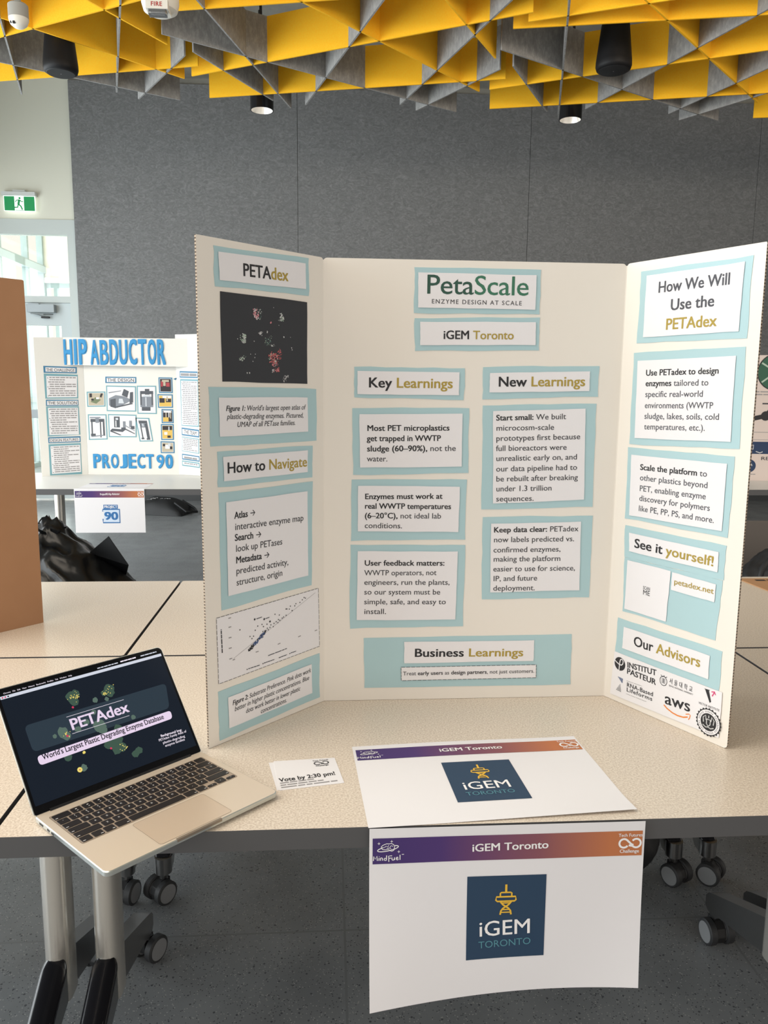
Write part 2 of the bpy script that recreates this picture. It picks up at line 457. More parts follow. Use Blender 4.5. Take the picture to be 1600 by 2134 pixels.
d.box(-4.05, -3.04, yd0, yd1, 2.09, 2.35, mDoorLeaf); d.box(-3.16, -3.04, yd0, yd1, 0.02, 2.09, mDoorLeaf); d.box(-4.05, -3.93, yd0, yd1, 0.02, 2.09, mDoorLeaf); d.box(-3.93, -3.16, yd0, yd1, 0.02, 0.3, mDoorLeaf)
dr = struct(d.build('door_1'))
g = MB(); g.box(-3.93, -3.16, WY + 0.08, WY + 0.09, 0.3, 2.09, mGlass); g.build('pane', dr)
h = MB(); h.box(-3.98, -3.1, WY + 0.0, WY + 0.05, 1.0, 1.1, mCloser); h.build('push_bar', dr, bevel=0.01)
c = MB(); c.box(-3.52, -3.205, WY - 0.03, WY + 0.06, 2.235, 2.325, mCloser); c.box(-3.50, -3.38, WY - 0.02, WY + 0.04, 2.325, 2.335, mCloser)
cl = c.build('door_closer', dr, bevel=0.006)
c = MB(); c.tube([(-3.48, WY - 0.01, 2.225), (-3.3, WY - 0.12, 2.205), (-3.24, WY + 0.02, 2.215)], 0.008, mCloser); c.tube([(-3.48, WY + 0.01, 2.23), (-3.33, WY + 0.02, 2.185)], 0.007, mCloser); c.box(-3.37, -3.28, WY, WY + 0.04, 2.17, 2.19, mBlack); c.build('closer_arm', cl)

# the bright hall behind the glass
hl = MB()
hl.box(-5.04, -2.7, 15.0, 15.2, 3.26, 4.87, mCream); hl.box(-5.04, -2.7, 15.0, 15.2, 0, 1.0, mCream)
hl.box(-2.9, -2.7, WY + 0.2, 15.0, 0, 4.87, mCream)
hl.box(-5.2, -2.7, WY + 0.3, 15.2, 4.88, 5.0, mCream)
hl.box(-5.04, -2.9, 14.95, 15.0, 3.17, 3.26, mWhiteTop)
struct(hl.build('wall_hall'))
w = MB()
for x in (-5.04, -4.86, -4.45, -4.28, -3.7, -3.1): w.box(x, x + 0.06, 15.0, 15.12, 1.0, 3.09, mMullion)
w.box(-5.04, -2.9, 15.0, 15.1, 3.09, 3.17, mMullion); w.box(-5.04, -2.9, 15.02, 15.08, 1.9, 1.95, mMullion)
struct(w.build('window_2'))
w = MB()
for y in (10.25, 11.5, 13.05, 14.2, 14.93): w.box(-5.10, -5.0, y, y + 0.07, 0, 4.87, mMullion)
for z in (0.0, 1.1, 3.33): w.box(-5.12, -4.98, WY + 0.3, 15.0, z, z + (0.13 if z > 2 else 0.07), mMullion)
struct(w.build('window_3'))

# exit sign on the white wall
ex = thing('exit_sign', 'green running-man exit sign glowing on the pale wall above the glass door', 'exit sign', T(-3.54, WY + 0.05, 3.46))
b = MB(); b.box(-0.19, 0.19, -0.085, -0.005, 0.075, 0.115, mExitB); b.box(-0.07, 0.07, -0.06, 0, 0.115, 0.14, mExitB); b.build('housing', ex, bevel=0.005)
p = MB(); p.box(-0.176, 0.176, -0.052, -0.04, -0.092, 0.075, mExitW)
FM = Matrix(((1, 0, 0, 0), (0, 0, -1, -0.0525), (0, 1, 0, 0), (0, 0, 0, 1)))
q = MB(); q.poly([(-0.17, -0.088), (-0.055, -0.088), (-0.055, 0.07), (-0.17, 0.07)], mExitG, 0.0004); q.poly([(0.05, -0.088), (0.17, -0.088), (0.17, 0.07), (0.05, 0.07)], mExitG, 0.0004)
q.disc((0.004, 0.05), 0.0125, 0.0125, mExitG, 0.001)
for pts, wd in (([(0.0, 0.034), (-0.012, -0.018)], 0.026), ([(0.004, 0.030), (0.026, 0.012), (0.044, 0.016)], 0.010), ([(-0.004, 0.032), (-0.034, 0.026), (-0.044, 0.004)], 0.010), ([(-0.008, -0.018), (0.016, -0.04), (0.03, -0.076)], 0.015), ([(-0.014, -0.016), (-0.022, -0.05), (-0.058, -0.052)], 0.014)):
    q.stroke(pts, wd, mExitG, 0.001)
q.stroke([(-0.05, -0.083), (0.045, -0.083)], 0.006, mExitG, 0.0009)
p.merge(q, FM); p.build('sign_panel', ex)

# ------------------------------------------------------------------ felt baffles under the ceiling
BZ, BH, BT = 3.72, 0.305, 0.012
G_Y, G_G = 'yellow felt ceiling baffles', 'grey felt ceiling baffles'
def baffle(a, c, col, label, ext='', full=2.42):
    a = Vector(a); c = Vector(c); d = c - a; L = d.length; d.normalize()
    if ext and L < full:
        if ext == 'ab': a = a - d * (full - L) * 0.5; c = c + d * (full - L) * 0.5
        elif ext == 'a': a = c - d * full
        else: c = a + d * full
    L = (c - a).length; mid = (a + c) * 0.5
    m = MB(); m.box(-L / 2, L / 2, -BT / 2, BT / 2, 0, BH, mYellow if col == 'y' else mGreyFelt)
    o = m.build('ceiling_baffle', None, T(mid.x, mid.y, BZ) @ RZ(math.atan2(d.y, d.x)))
    tag(o, label, 'ceiling baffle', G_Y if col == 'y' else G_G)
baffle((-2.2155, 6.0136), (-1.1321, 5.3844), 'y', 'yellow felt baffle crossing just above the left black speaker, at the upper left corner', 'ab')
baffle((-2.0962, 5.7097), (-1.0963, 6.6440), 'y', 'yellow felt baffle running diagonally in front of the left black speaker top', 'a')
baffle((-1.4693, 5.4147), (-1.1054, 6.0268), 'y', 'short yellow felt baffle ending below left of the fire alarm strobe', 'a', 1.2)
baffle((-2.5357, 6.8293), (-0.9509, 6.3888), 'y', 'yellow felt baffle directly behind the left black speaker, lowest yellow one of the left cluster', 'a')
baffle((-1.2610, 5.3960), (-1.6927, 6.9948), 'g', 'grey felt baffle seen edge-on right of the left black speaker', 'a')
baffle((-2.1045, 5.7308), (-2.4773, 7.1130), 'g', 'thin edge-on grey felt baffle left of the left black speaker, below the round sensor', 'a')
baffle((-2.3878, 6.4526), (-1.2152, 7.1232), 'g', 'grey felt baffle passing behind the left black speaker over the wall corner', 'a')
baffle((-1.0160, 6.2048), (-1.5507, 7.1333), 'g', 'short pale grey felt baffle below the fire alarm strobe, over the felt wall')
baffle((-1.0162, 5.5257), (0.0251, 5.2806), 'y', 'yellow felt baffle at the top edge just right of the fire alarm strobe', 'b')
baffle((-0.7958, 5.3543), (-0.3136, 7.2311), 'g', 'grey felt baffle whose thin edge runs down to the right of the left downlight', 'a')
baffle((-1.1074, 5.8597), (1.0844, 7.1902), 'g', 'long grey felt baffle starting under the fire alarm strobe and crossing the middle cluster')
baffle((-1.0294, 6.5897), (1.2758, 5.3316), 'y', 'long yellow felt baffle rising to the right across the middle cluster')
baffle((-0.9469, 6.1322), (-0.4507, 7.0606), 'g', 'short grey felt baffle whose low end covers the rim of the left downlight')
baffle((-0.9620, 7.0434), (1.3409, 6.4226), 'y', 'yellow felt baffle directly above the left downlight, lowest yellow one of the middle cluster')
baffle((0.3381, 5.2525), (-0.1860, 7.1371), 'g', 'grey felt baffle slanting down towards the lower left, right of the left downlight', 'a')
baffle((-0.1839, 5.2994), (1.1901, 6.6973), 'y', 'yellow felt baffle running diagonally down through the middle of the middle cluster', 'a')
baffle((0.7080, 5.2194), (1.1861, 6.0501), 'y', 'short steep yellow felt baffle at the right end of the middle cluster', 'a', 1.2)
baffle((1.1085, 5.1835), (0.5977, 7.0610), 'g', 'long pale grey felt baffle slanting down left near the right end of the middle cluster', 'a')
baffle((1.2621, 6.2438), (0.7436, 7.1875), 'g', 'short pale grey felt baffle, lowest one at the right end of the middle cluster')
baffle((1.2031, 5.5689), (2.7361, 5.2322), 'y', 'yellow felt baffle passing just above the top of the right black speaker', 'b')
baffle((1.2787, 5.4645), (2.0683, 5.0974), 'y', 'yellow felt baffle at the top edge above the right black speaker', 'b')
baffle((1.1955, 5.9012), (3.3792, 7.1881), 'g', 'long grey felt baffle running below the right black speaker and right of the right downlight')
baffle((1.3425, 6.1737), (1.8451, 7.1038), 'g', 'short steep grey felt baffle left of the right downlight')
baffle((1.2648, 6.6487), (3.0211, 5.7401), 'y', 'yellow felt baffle directly behind the right black speaker', 'b')
baffle((1.3515, 7.0807), (3.4540, 6.5115), 'y', 'yellow felt baffle directly above the right downlight, lowest long one of the right cluster', 'b')
baffle((1.4531, 5.1525), (1.9897, 7.2617), 'g', 'grey felt baffle seen edge-on touching the left side of the right downlight', 'a')
baffle((1.9026, 5.1122), (3.4748, 6.7143), 'y', 'yellow felt baffle running diagonally down to the right of the right black speaker', 'a')
baffle((2.6983, 5.1647), (2.1518, 7.0145), 'g', 'grey felt baffle slanting from the upper right corner down to the right downlight', 'a')
baffle((3.1919, 6.0445), (2.8874, 7.0622), 'g', 'short grey felt baffle at the right edge, upper one of the two low grey ones', 'a', 1.2)
baffle((3.4540, 6.5115), (3.0446, 7.2084), 'g', 'short grey felt baffle at the right edge, lowest grey one there', 'a', 1.2)
baffle((3.6440, 7.0864), (3.7630, 7.0622), 'y', 'yellow felt baffle low at the far right edge, only its left end showing', 'b')

# things hung between the baffles
def speaker(loc, s, label):
    t = thing('ceiling_speaker', label, 'speaker', T(*loc), 'black pendant speakers')
    m = MB(); m.lathe([(0.02, 0.0), (0.095 * s, 0.0), (0.112 * s, 0.008), (0.119 * s, 0.03), (0.118 * s, 0.06), (0.092 * s, 0.30), (0.086 * s, 0.325), (0.07 * s, 0.338), (0.0, 0.34)], mat('speaker_black', (17, 17, 19), 0.55, spec=0.3), 48); m.build('body', t, smooth=50)
    m = MB(); m.lathe([(0.0, -0.003), (0.094 * s, -0.003), (0.1 * s, 0.002)], mat('speaker_grille', (20, 20, 22), 0.7), 48); m.disc((0, 0), 0.004, 0.004, mInkL, -0.0035); m.build('grille', t, smooth=40)
    m = MB(); m.tube([(0.02, 0, 0.335), (0.02, 0, 4.87 - loc[2])], 0.004, mBlack); m.tube([(-0.02, 0, 0.335), (-0.02, 0, 4.87 - loc[2])], 0.003, mBlack); m.build('hanging_cable', t)
speaker((-1.85, 6.1, 3.535), 0.98, 'black pendant speaker hanging among the baffles above the pale wall corner')
speaker((2.03, 6.0, 3.648), 1.06, 'black pendant speaker hanging above the right wing of the main poster board')
def downlight(loc, label):
    t = thing('downlight', label, 'light', T(*loc), 'black cylinder downlights')
    m = MB(); m.lathe([(0.092, 0.0), (0.1, 0.0), (0.1, 0.22), (0.0, 0.22)], mBlackGloss, 40, caps=False); m.build('housing', t, smooth=40)
    m = MB(); m.lathe([(0.092, 0.0), (0.075, 0.05), (0.05, 0.09), (0.0, 0.11)], mat('reflector', (235, 232, 226), 0.3, 0.6), 40, caps=False)
    m.build('reflector', t, smooth=25)
    m = MB(); m.lathe([(0.0, 0.07), (0.025, 0.075), (0.03, 0.1), (0.0, 0.108)], mat('lamp_glow', (250, 240, 220), 0.4, emit=(255, 240, 215), estr=1.5), 20); m.build('lamp', t, smooth=40)
    l = bpy.data.lights.new('lamp_light', 'POINT'); l.energy = 0.12; l.color = (1, 0.93, 0.84); l.shadow_soft_size = 0.015
    lo_ = bpy.data.objects.new('lamp_light', l); COL.objects.link(lo_); lo_.parent = t; lo_.location = (0, 0, 0.045)
    m = MB(); m.cone((0, 0, 0.22), (0, 0, 4.87 - loc[2]), 0.012, 0.012, mBlack, 10); m.build('stem', t)
downlight((-0.57, 7.42, 3.755), 'black cylinder downlight with bright reflector, the left one of the two')
downlight((2.165, 7.5, 3.785), 'black cylinder downlight with bright reflector, the right one of the two')
def wire(x, y, z0, label, knot):
    t = thing('hanging_wire', label, 'wire', T(x, y, 0), 'thin suspension wires')
    m = MB(); m.tube([(0, 0, z0), (0, 0, 4.87)], 0.006, mBlack, 6); m.build('cable', t)
    m = MB(); m.lathe([(0, -0.03), (0.014, -0.02), (0.014, 0.02), (0, 0.03)], mBlack, 10, (0, 0, knot)); m.build('cable_grip', t, smooth=50)
wire(-0.5, 6.45, 3.95, 'thin dark suspension wire with a grip hanging behind the top of the middle baffles', 4.12)
wire(1.85, 6.4, 3.95, 'thin dark suspension wire hanging just left of the right black speaker', 4.0)

fs = thing('fire_strobe', 'white ceiling fire alarm strobe with red FIRE lettering and clear lens', 'fire alarm', T(-0.91, 4.8, 3.366))
m = MB(); m.lathe([(0.0, 0.035), (0.06, 0.033), (0.09, 0.05), (0.1, 0.085), (0.1, 0.13), (0.0, 0.13)], mDev, 40); m.box(-0.058, 0.058, -0.105, 0.0, 0.02, 0.066, mDev)
q = MB(); line(q, [('FIRE', 0.03, mRedInk)], (-0.031, -0.011), (0.031, -0.011), 0.021, 0, 1.15); m.merge(q, Matrix(((1, 0, 0, 0), (0, 0, -1, -0.1058), (0, 1, 0, 0.043), (0, 0, 0, 1))))
m.build('body', fs, smooth=35)
m = MB(); m.box(-0.048, 0.048, -0.098, -0.045, -0.002, 0.02, mSmoke); m.build('lens', fs, bevel=0.009)
m = MB(); m.cone((-0.036, -0.072, 0.009), (0.036, -0.072, 0.009), 0.005, 0.005, mInkL, 12); m.build('flash_tube', fs)
m = MB(); m.cone((0, 0, 0.13), (0, 0, 1.488), 0.02, 0.02, mDevG, 12); m.build('conduit', fs)
sn = thing('occupancy_sensor', 'small round white and grey ceiling sensor on a conduit, upper left corner', 'sensor', T(-1.665, 4.8, 3.30))
m = MB(); m.lathe([(0.052, 0.05), (0.052, 0.115), (0.045, 0.122), (0.0, 0.122)], mDevG, 32); m.build('body', sn, smooth=40)
m = MB(); m.lathe([(0.0, 0.0), (0.024, 0.004), (0.042, 0.018), (0.051, 0.04), (0.052, 0.052)], mDev, 32)
m.lathe([(0.0, 0), (0.008, 0.0), (0.008, 0.01), (0, 0.01)], mBlack, 12, (-0.012, -0.038, 0.012)); m.lathe([(0.0, 0), (0.005, 0.0), (0.005, 0.01), (0, 0.01)], mBlack, 12, (-0.03, -0.03, 0.016)); m.build('dome', sn, smooth=50)
m = MB(); m.cone((0, 0, 0.12), (0, 0, 1.57), 0.016, 0.016, mDevG, 12); m.build('conduit', sn)

# ------------------------------------------------------------------ flip-top tables
def oval(rx, ry, n=28): return [(rx * math.cos(2 * math.pi * k / n), ry * math.sin(2 * math.pi * k / n)) for k in range(n)]
def stadium(w, d, n=9):
    pts = []
    for k in range(n): a = math.pi * k / (n - 1); pts.append((w / 2 * math.cos(a), (d - w) / 2 + w / 2 * math.sin(a)))
    for k in range(n): a = math.pi + math.pi * k / (n - 1); pts.append((w / 2 * math.cos(a), -(d - w) / 2 + w / 2 * math.sin(a)))
    return pts
def caster_bm(turn):
    m = MB()
    m.cone((0, 0, 0.062), (0, 0, 0.085), 0.012, 0.012, mChromeDull, 12)
    q = MB()
    hood = [(0.012, 0.066), (-0.016, 0.064), (-0.034, 0.05), (-0.04, 0.03), (-0.034, 0.012), (-0.01, 0.012), (0.012, 0.03)]
    q.prism(hood, Matrix(((0, 0, 1, 0), (1, 0, 0, 0), (0, 1, 0, 0), (0, 0, 0, 1))), -0.011, 0.011, mBlack)
    m.merge(q, RZ(turn)); return m
def wheel_bm(turn, sx):
    q = MB(); x0, x1 = (0.013, 0.034) if sx > 0 else (-0.034, -0.013)
    prof = [(x0, 0.026), (x0, 0.029), (x0 + 0.003, 0.033), (x1 - 0.003, 0.033), (x1, 0.029), (x1, 0.026)]
    n = 32; vs = []
    for (x, r) in prof:
        for k in range(n):
            a = 2 * math.pi * k / n; vs.append((x, -0.014 + r * math.cos(a), 0.034 + r * math.sin(a)))
    q.add(vs, [[j * n + k, j * n + (k + 1) % n, (j + 1) * n + (k + 1) % n, (j + 1) * n + k] for j in range(len(prof) - 1) for k in range(n)], mRubber)
    for xx in (x0, x1): q.add([(xx, -0.014 + 0.026 * math.cos(2 * math.pi * k / n), 0.034 + 0.026 * math.sin(2 * math.pi * k / n)) for k in range(n)], [list(range(n))], mHub)
    m = MB(); m.merge(q, RZ(turn)); return m
LX, DY = 1.535, 0.80
YZ = Matrix(((0, 0, 1, 0), (1, 0, 0, 0), (0, 1, 0, 0), (0, 0, 0, 1)))
def leg_set(parent, sx, depth, turns):
    xc = sx * (LX / 2 - 0.046)
    m = MB(); m.slab(stadium(0.049, 0.08), 0.155, 0.70, mChrome); m.build('column', parent, T(xc, 0, 0), smooth=30)
    m = MB(); m.box(-0.03, 0.03, -0.22, 0.22, 0.685, 0.706, mChromeDull); m.build('top_bracket', parent, T(xc, 0, 0), bevel=0.004)
    r = depth / 2 * 0.7
    for k, sy in enumerate((-1, 1)):
        prof = [(0.0, 0.255), (sy * r * 0.93, 0.142), (sy * r, 0.132), (sy * (r + 0.012), 0.118), (sy * (r + 0.012), 0.09), (sy * r, 0.084), (sy * r * 0.86, 0.084), (sy * r * 0.8, 0.1), (0.0, 0.165)]
        m = MB(); m.prism(prof, YZ, -0.02, 0.02, mChromeDull)
        ft = m.build('foot', parent, T(xc, 0, 0), bevel=0.006)
        if sy < 0:
            m = MB(); rings = []; n = 20
            for (y, z, rw, rt) in ((-0.030, 0.236, 0.012, 0.012), (-0.034, 0.239, 0.021, 0.021), (-0.044, 0.237, 0.0255, 0.0265), (-0.060, 0.228, 0.0265, 0.028), (-r * 0.55, 0.176, 0.026, 0.026), (-r * 0.97, 0.132, 0.025, 0.022), (-r - 0.008, 0.126, 0.018, 0.014)):
                rings.append([(rw * math.cos(2 * math.pi * k_ / n), y + rt * 0.5 * math.sin(2 * math.pi * k_ / n), z + rt * 0.86 * math.sin(2 * math.pi * k_ / n)) for k_ in range(n)])
            m.add([p for R_ in rings for p in R_], [[j * n + k_, j * n + (k_ + 1) % n, (j + 1) * n + (k_ + 1) % n, (j + 1) * n + k_] for j in range(len(rings) - 1) for k_ in range(n)] + [list(range(n))[::-1], [(len(rings) - 1) * n + k_ for k_ in range(n)]], mBlackGloss)
            m.build('foot_cover', ft, smooth=60)
            m = MB(); m.slab(stadium(0.046, 0.05), 0.082, 0.128, mChromeDull); m.build('end_cap', ft, T(0, -r, 0), smooth=30)
        ca = caster_bm(turns[k]).build('caster', parent, T(xc, sy * r, 0), bevel=0.002)
        for s2 in (-1, 1): wheel_bm(turns[k], s2).build('wheel', ca, smooth=35)
def make_table(label, M, depth, turnsL, turnsR, top=None, group='flip-top tables on casters', legs=(True, True)):
    t = thing('folding_table', label, 'table', M, group)
    m = MB(); m.slab(rrect(-LX / 2, LX / 2, -depth / 2, depth / 2, 0.008, 3), 0.7385, 0.74, top or mTable, mEdge); m.build('tabletop', t)
    m = MB(); m.slab(rrect(-LX / 2, LX / 2, -depth / 2, depth / 2, 0.008, 3), 0.706, 0.7385, mEdge); m.build('edge_band', t)
    if legs[0]: leg_set(t, -1, depth, turnsL)
    if legs[1]: leg_set(t, 1, depth, turnsR)
    return t
J0, J1 = -0.5025, 1.0405           # joints between neighbouring tables
cx = (J0 + J1) / 2
Y1, Y2 = 1.5335, 2.3325
G1 = 'flip-top tables on casters'
make_table('beige speckled flip-top table carrying the main poster board, the laptop and the logo sheets', T(cx, Y1, 0), 0.803, (0.4, 2.6), (0.3, 0.1))
make_table('beige flip-top table left of the main one, only its right end and chrome leg showing', T(cx - 1.543, Y1, 0), 0.803, (0.4, 2.6), (0.3, -0.5))
make_table('beige flip-top table right of the main one, only its left end showing', T(cx + 1.543, Y1, 0), 0.803, (0.4, 2.6), (0.3, -0.5))
make_table('beige flip-top table behind the main poster board, in the second row', T(cx - 0.002, Y2, 0), 0.775, (-0.7, 2.8), (0.5, 2.4))
make_table('beige flip-top table in the second row under the brown cardboard', T(cx - 1.545, Y2, 0), 0.775, (0.3, 2.6), (-0.3, 2.9))
make_table('beige flip-top table in the second row at the right edge under a kraft sheet', T(cx + 1.541, Y2, 0), 0.775, (0.8, 2.6), (0.3, 2.5))

# ------------------------------------------------------------------ the main tri-fold poster board
FC = frame((-0.0102, 1.6321, 0.74), (1, 0.0013, 0))
FL = frame((-0.2212, 1.4123, 0.74), (0.2110, 0.2198, 0))
FR = frame((0.6007, 1.6329, 0.74), (0.1421, -0.2701, 0))
tri = thing('trifold_board', 'white tri-fold poster board with teal cards standing in the middle of the front table', 'poster board', T(0.3, 1.55, 0.74))
TI = T(-0.3, -1.55, -0.74)
PH = 0.914
def panel(F, w, r, edge_left=False):
    m = MB(); m.slab(rrect(0, w, 0.0005, PH, r), -0.004, 0.0, mBoard, mFlute)
    return m.build('panel', tri, TI @ F)
panel(FL, 0.3045, [0.001, 0.001, 0.006, 0.001])
panel(FC, 0.61, [0.001, 0.001, 0.008, 0.008])
panel(FR, 0.3045, [0.001, 0.008, 0.002, 0.008])
for (x, y) in ((-0.0102, 1.6345), (0.6007, 1.6353)):
    m = MB(); m.cone((x, y, 0.7405), (x, y, 0.74 + PH - 0.004), 0.003, 0.003, mBoard, 8); m.build('fold_hinge', tri, TI)
SEED = [10]
def sheet_mesh(quad, z0, z1, mt, seed, amp=0.0006):
    m = MB(); m.slab(wob(quad, seed, amp), z0, z1, mt); return m
def paper(parent, M, quad, rows, z=0.0020, h=None, dash=False):
    SEED[0] += 1
    m = sheet_mesh(quad, z, z + 0.0004, mPaper, SEED[0], 0.0005)
    zz = z + 0.0007
    for r in rows:
        segs, p0, p1 = r[0], r[1], r[2]
        kw = r[3] if len(r) > 3 else {}
        line(m, segs, p0, p1, kw.get('h', h), zz, kw.get('sp', 1.0), kw.get('it', 0.0))
    if dash: dashed(m, quad, zz)
    return m, (lambda nm='paper': m.build(nm, parent, M))
def dashed(m, quad, z, n=26, w=0.0009):
    for i in range(4):
        a = Vector(quad[i]); c = Vector(quad[(i + 1) % 4]); L = (c - a).length; k = max(4, int(L / 0.0105))
        for j in range(k):
            p = a.lerp(c, j / k); q = a.lerp(c, (j + 0.8) / k); m.stroke([(p.x, p.y), (q.x, q.y)], w, mInk, z)
def card(F, outer, papers, amp=0.0011):
    SEED[0] += 1
    m = sheet_mesh(outer, 0.0002, 0.0009, mTeal, SEED[0], amp)
    c = m.build('backing_card', tri, TI @ F)
    for quad, rows, h, *o in papers: paper(c, None, quad, rows, h=h, dash=bool(o))[1]()
    return c
K, G, S = mInk, mInkG, mInkS
bk = lambda t: [(t, B, K)]
rg = lambda t: [(t, N, G)]
# centre panel
card(FC, [(0.1800, 0.8991), (0.4351, 0.8991), (0.4352, 0.8119), (0.1803, 0.8109)], [([(0.1877, 0.8892), (0.4260, 0.8882), (0.4256, 0.8206), (0.1884, 0.8215)], [
    ([('Peta', 0.006, mGreenD), ('Scale', 0.006, mGreen)], (0.2024, 0.8487), (0.4112, 0.8481), {'h': 0.0365, 'sp': 0.97}),
    ([('ENZYME DESIGN AT SCALE', N, G)], (0.2151, 0.8299), (0.3994, 0.8288), {'h': 0.0083, 'sp': 1.25})], 0.02)])
card(FC, [(0.1822, 0.8007), (0.4364, 0.8060), (0.4370, 0.7406), (0.1836, 0.7365)], [([(0.1931, 0.7938), (0.4279, 0.7964), (0.4290, 0.7509), (0.1939, 0.7479)], [
    ([('iGEM ', B, K), ('Toronto', 0.014, mGold)], (0.2399, 0.7607), (0.3840, 0.7618))], 0.0165)])
card(FC, [(0.0617, 0.7038), (0.2857, 0.7033), (0.2846, 0.6394), (0.0623, 0.6431)], [([(0.0680, 0.6957), (0.2749, 0.6951), (0.2751, 0.6491), (0.0684, 0.6496)], [
    ([('Key ', B, K), ('Learnings', 0.018, mGold)], (0.0897, 0.6633), (0.2621, 0.6631))], 0.0195)])
card(FC, [(0.0581, 0.6214), (0.2968, 0.6231), (0.2986, 0.4902), (0.0601, 0.4860)], [([(0.0725, 0.6095), (0.2831, 0.6121), (0.2840, 0.5036), (0.0744, 0.5009)], [
    (bk('Most PET microplastics'), (0.0878, 0.5758), (0.2571, 0.5775)), (bk('get trapped in WWTP'), (0.0879, 0.5550), (0.2394, 0.5562)),
    ([('sludge (60–90%), ', B, K), ('not the', N, G)], (0.0880, 0.5341), (0.2712, 0.5359)), (rg('water.'), (0.0881, 0.5138), (0.1307, 0.5137))], 0.0115)])
card(FC, [(0.0573, 0.4760), (0.2960, 0.4763), (0.2955, 0.3498), (0.0561, 0.3479)], [([(0.0704, 0.4633), (0.2810, 0.4615), (0.2800, 0.3663), (0.0704, 0.3684)], [
    (bk('Enzymes must work at'), (0.0840, 0.4358), (0.2451, 0.4366)), (bk('real WWTP temperatures'), (0.0839, 0.4160), (0.2639, 0.4150)),
    ([('(6–20°C), ', B, K), ('not ideal lab', N, G)], (0.0838, 0.3960), (0.2435, 0.3950)), (rg('conditions.'), (0.0839, 0.3754), (0.1626, 0.3746))], 0.0113)])
card(FC, [(0.0553, 0.3400), (0.2958, 0.3384), (0.2956, 0.1621), (0.0550, 0.1594)], [([(0.0702, 0.3265), (0.2801, 0.3250), (0.2782, 0.1776), (0.0687, 0.1786)], [
    (bk('User feedback matters:'), (0.0841, 0.2960), (0.2528, 0.2949)), (rg('WWTP operators, not'), (0.0841, 0.2749), (0.2358, 0.2746)), (rg('engineers, run the plants,'), (0.0836, 0.2549), (0.2647, 0.2534)),
    (rg('so our system must be'), (0.0837, 0.2340), (0.2450, 0.2325)), (rg('simple, safe, and easy to'), (0.0836, 0.2129), (0.2575, 0.2112)), (rg('install.'), (0.0837, 0.1918), (0.1312, 0.1913))], 0.0113)])
card(FC, [(0.3232, 0.7058), (0.5641, 0.7107), (0.5642, 0.6483), (0.3234, 0.6411)], [([(0.3373, 0.6942), (0.5445, 0.6998), (0.5446, 0.6599), (0.3374, 0.6554)], [
    ([('New ', B, K), ('Learnings', 0.018, mGold)], (0.3543, 0.6673), (0.5359, 0.6700))], 0.0195)])
card(FC, [(0.3247, 0.6287), (0.5618, 0.6342), (0.5642, 0.4191), (0.3277, 0.4140)], [([(0.3461, 0.6176), (0.5387, 0.6241), (0.5445, 0.4349), (0.3516, 0.4264)], [
    ([('Start small: ', B, K), ('We built', N, G)], (0.3525, 0.5984), (0.4984, 0.6024)), (rg('microcosm-scale'), (0.3532, 0.5776), (0.4748, 0.5803)), (rg('prototypes first because'), (0.3535, 0.5564), (0.5307, 0.5613)),
    (rg('full bioreactors were'), (0.3542, 0.5358), (0.5030, 0.5392)), (rg('unrealistic early on, and'), (0.3548, 0.5151), (0.5261, 0.5191)), (rg('our data pipeline had to'), (0.3555, 0.4933), (0.5271, 0.4975)),
    (rg('be rebuilt after breaking'), (0.3561, 0.4725), (0.5293, 0.4765)), (rg('under 1.3 trillion'), (0.3568, 0.4519), (0.4752, 0.4540)), (rg('sequences.'), (0.3574, 0.4309), (0.4379, 0.4322))], 0.0113)])
card(FC, [(0.3314, 0.3975), (0.5658, 0.4002), (0.5664, 0.2229), (0.3344, 0.2207)], [([(0.3490, 0.3840), (0.5406, 0.3878), (0.5442, 0.2389), (0.3514, 0.2360)], [
    ([('Keep data clear: ', B, K), ('PETadex', N, G)], (0.3546, 0.3652), (0.5356, 0.3674)), (rg('now labels predicted vs.'), (0.3552, 0.3442), (0.5281, 0.3460)), (rg('confirmed enzymes,'), (0.3552, 0.3224), (0.4995, 0.3238)),
    (rg('making the platform'), (0.3558, 0.3027), (0.5004, 0.3036)), (rg('easier to use for science,'), (0.3560, 0.2814), (0.5327, 0.2827)), (rg('IP, and future'), (0.3567, 0.2605), (0.4517, 0.2615)), (rg('deployment.'), (0.3570, 0.2398), (0.4479, 0.2401))], 0.0113)])
card(FC, [(0.0836, 0.1386), (0.5324, 0.1415), (0.5350, 0.0284), (0.0858, 0.0282)], [([(0.1697, 0.1296), (0.4504, 0.1294), (0.4500, 0.0831), (0.1706, 0.0821)], [
    ([('Business ', B, K), ('Learnings', 0.018, mGold)], (0.1912, 0.0963), (0.4280, 0.0942))], 0.0178),
    ([(0.1639, 0.0733), (0.4568, 0.0746), (0.4576, 0.0454), (0.1648, 0.0437)], [
    ([('Treat ', N, G), ('early users ', 0.017, K), ('as ', N, G), ('design partners', 0.017, K), (', not just customers.', N, G)], (0.1681, 0.0552), (0.4536, 0.0567))], 0.0083, True)])
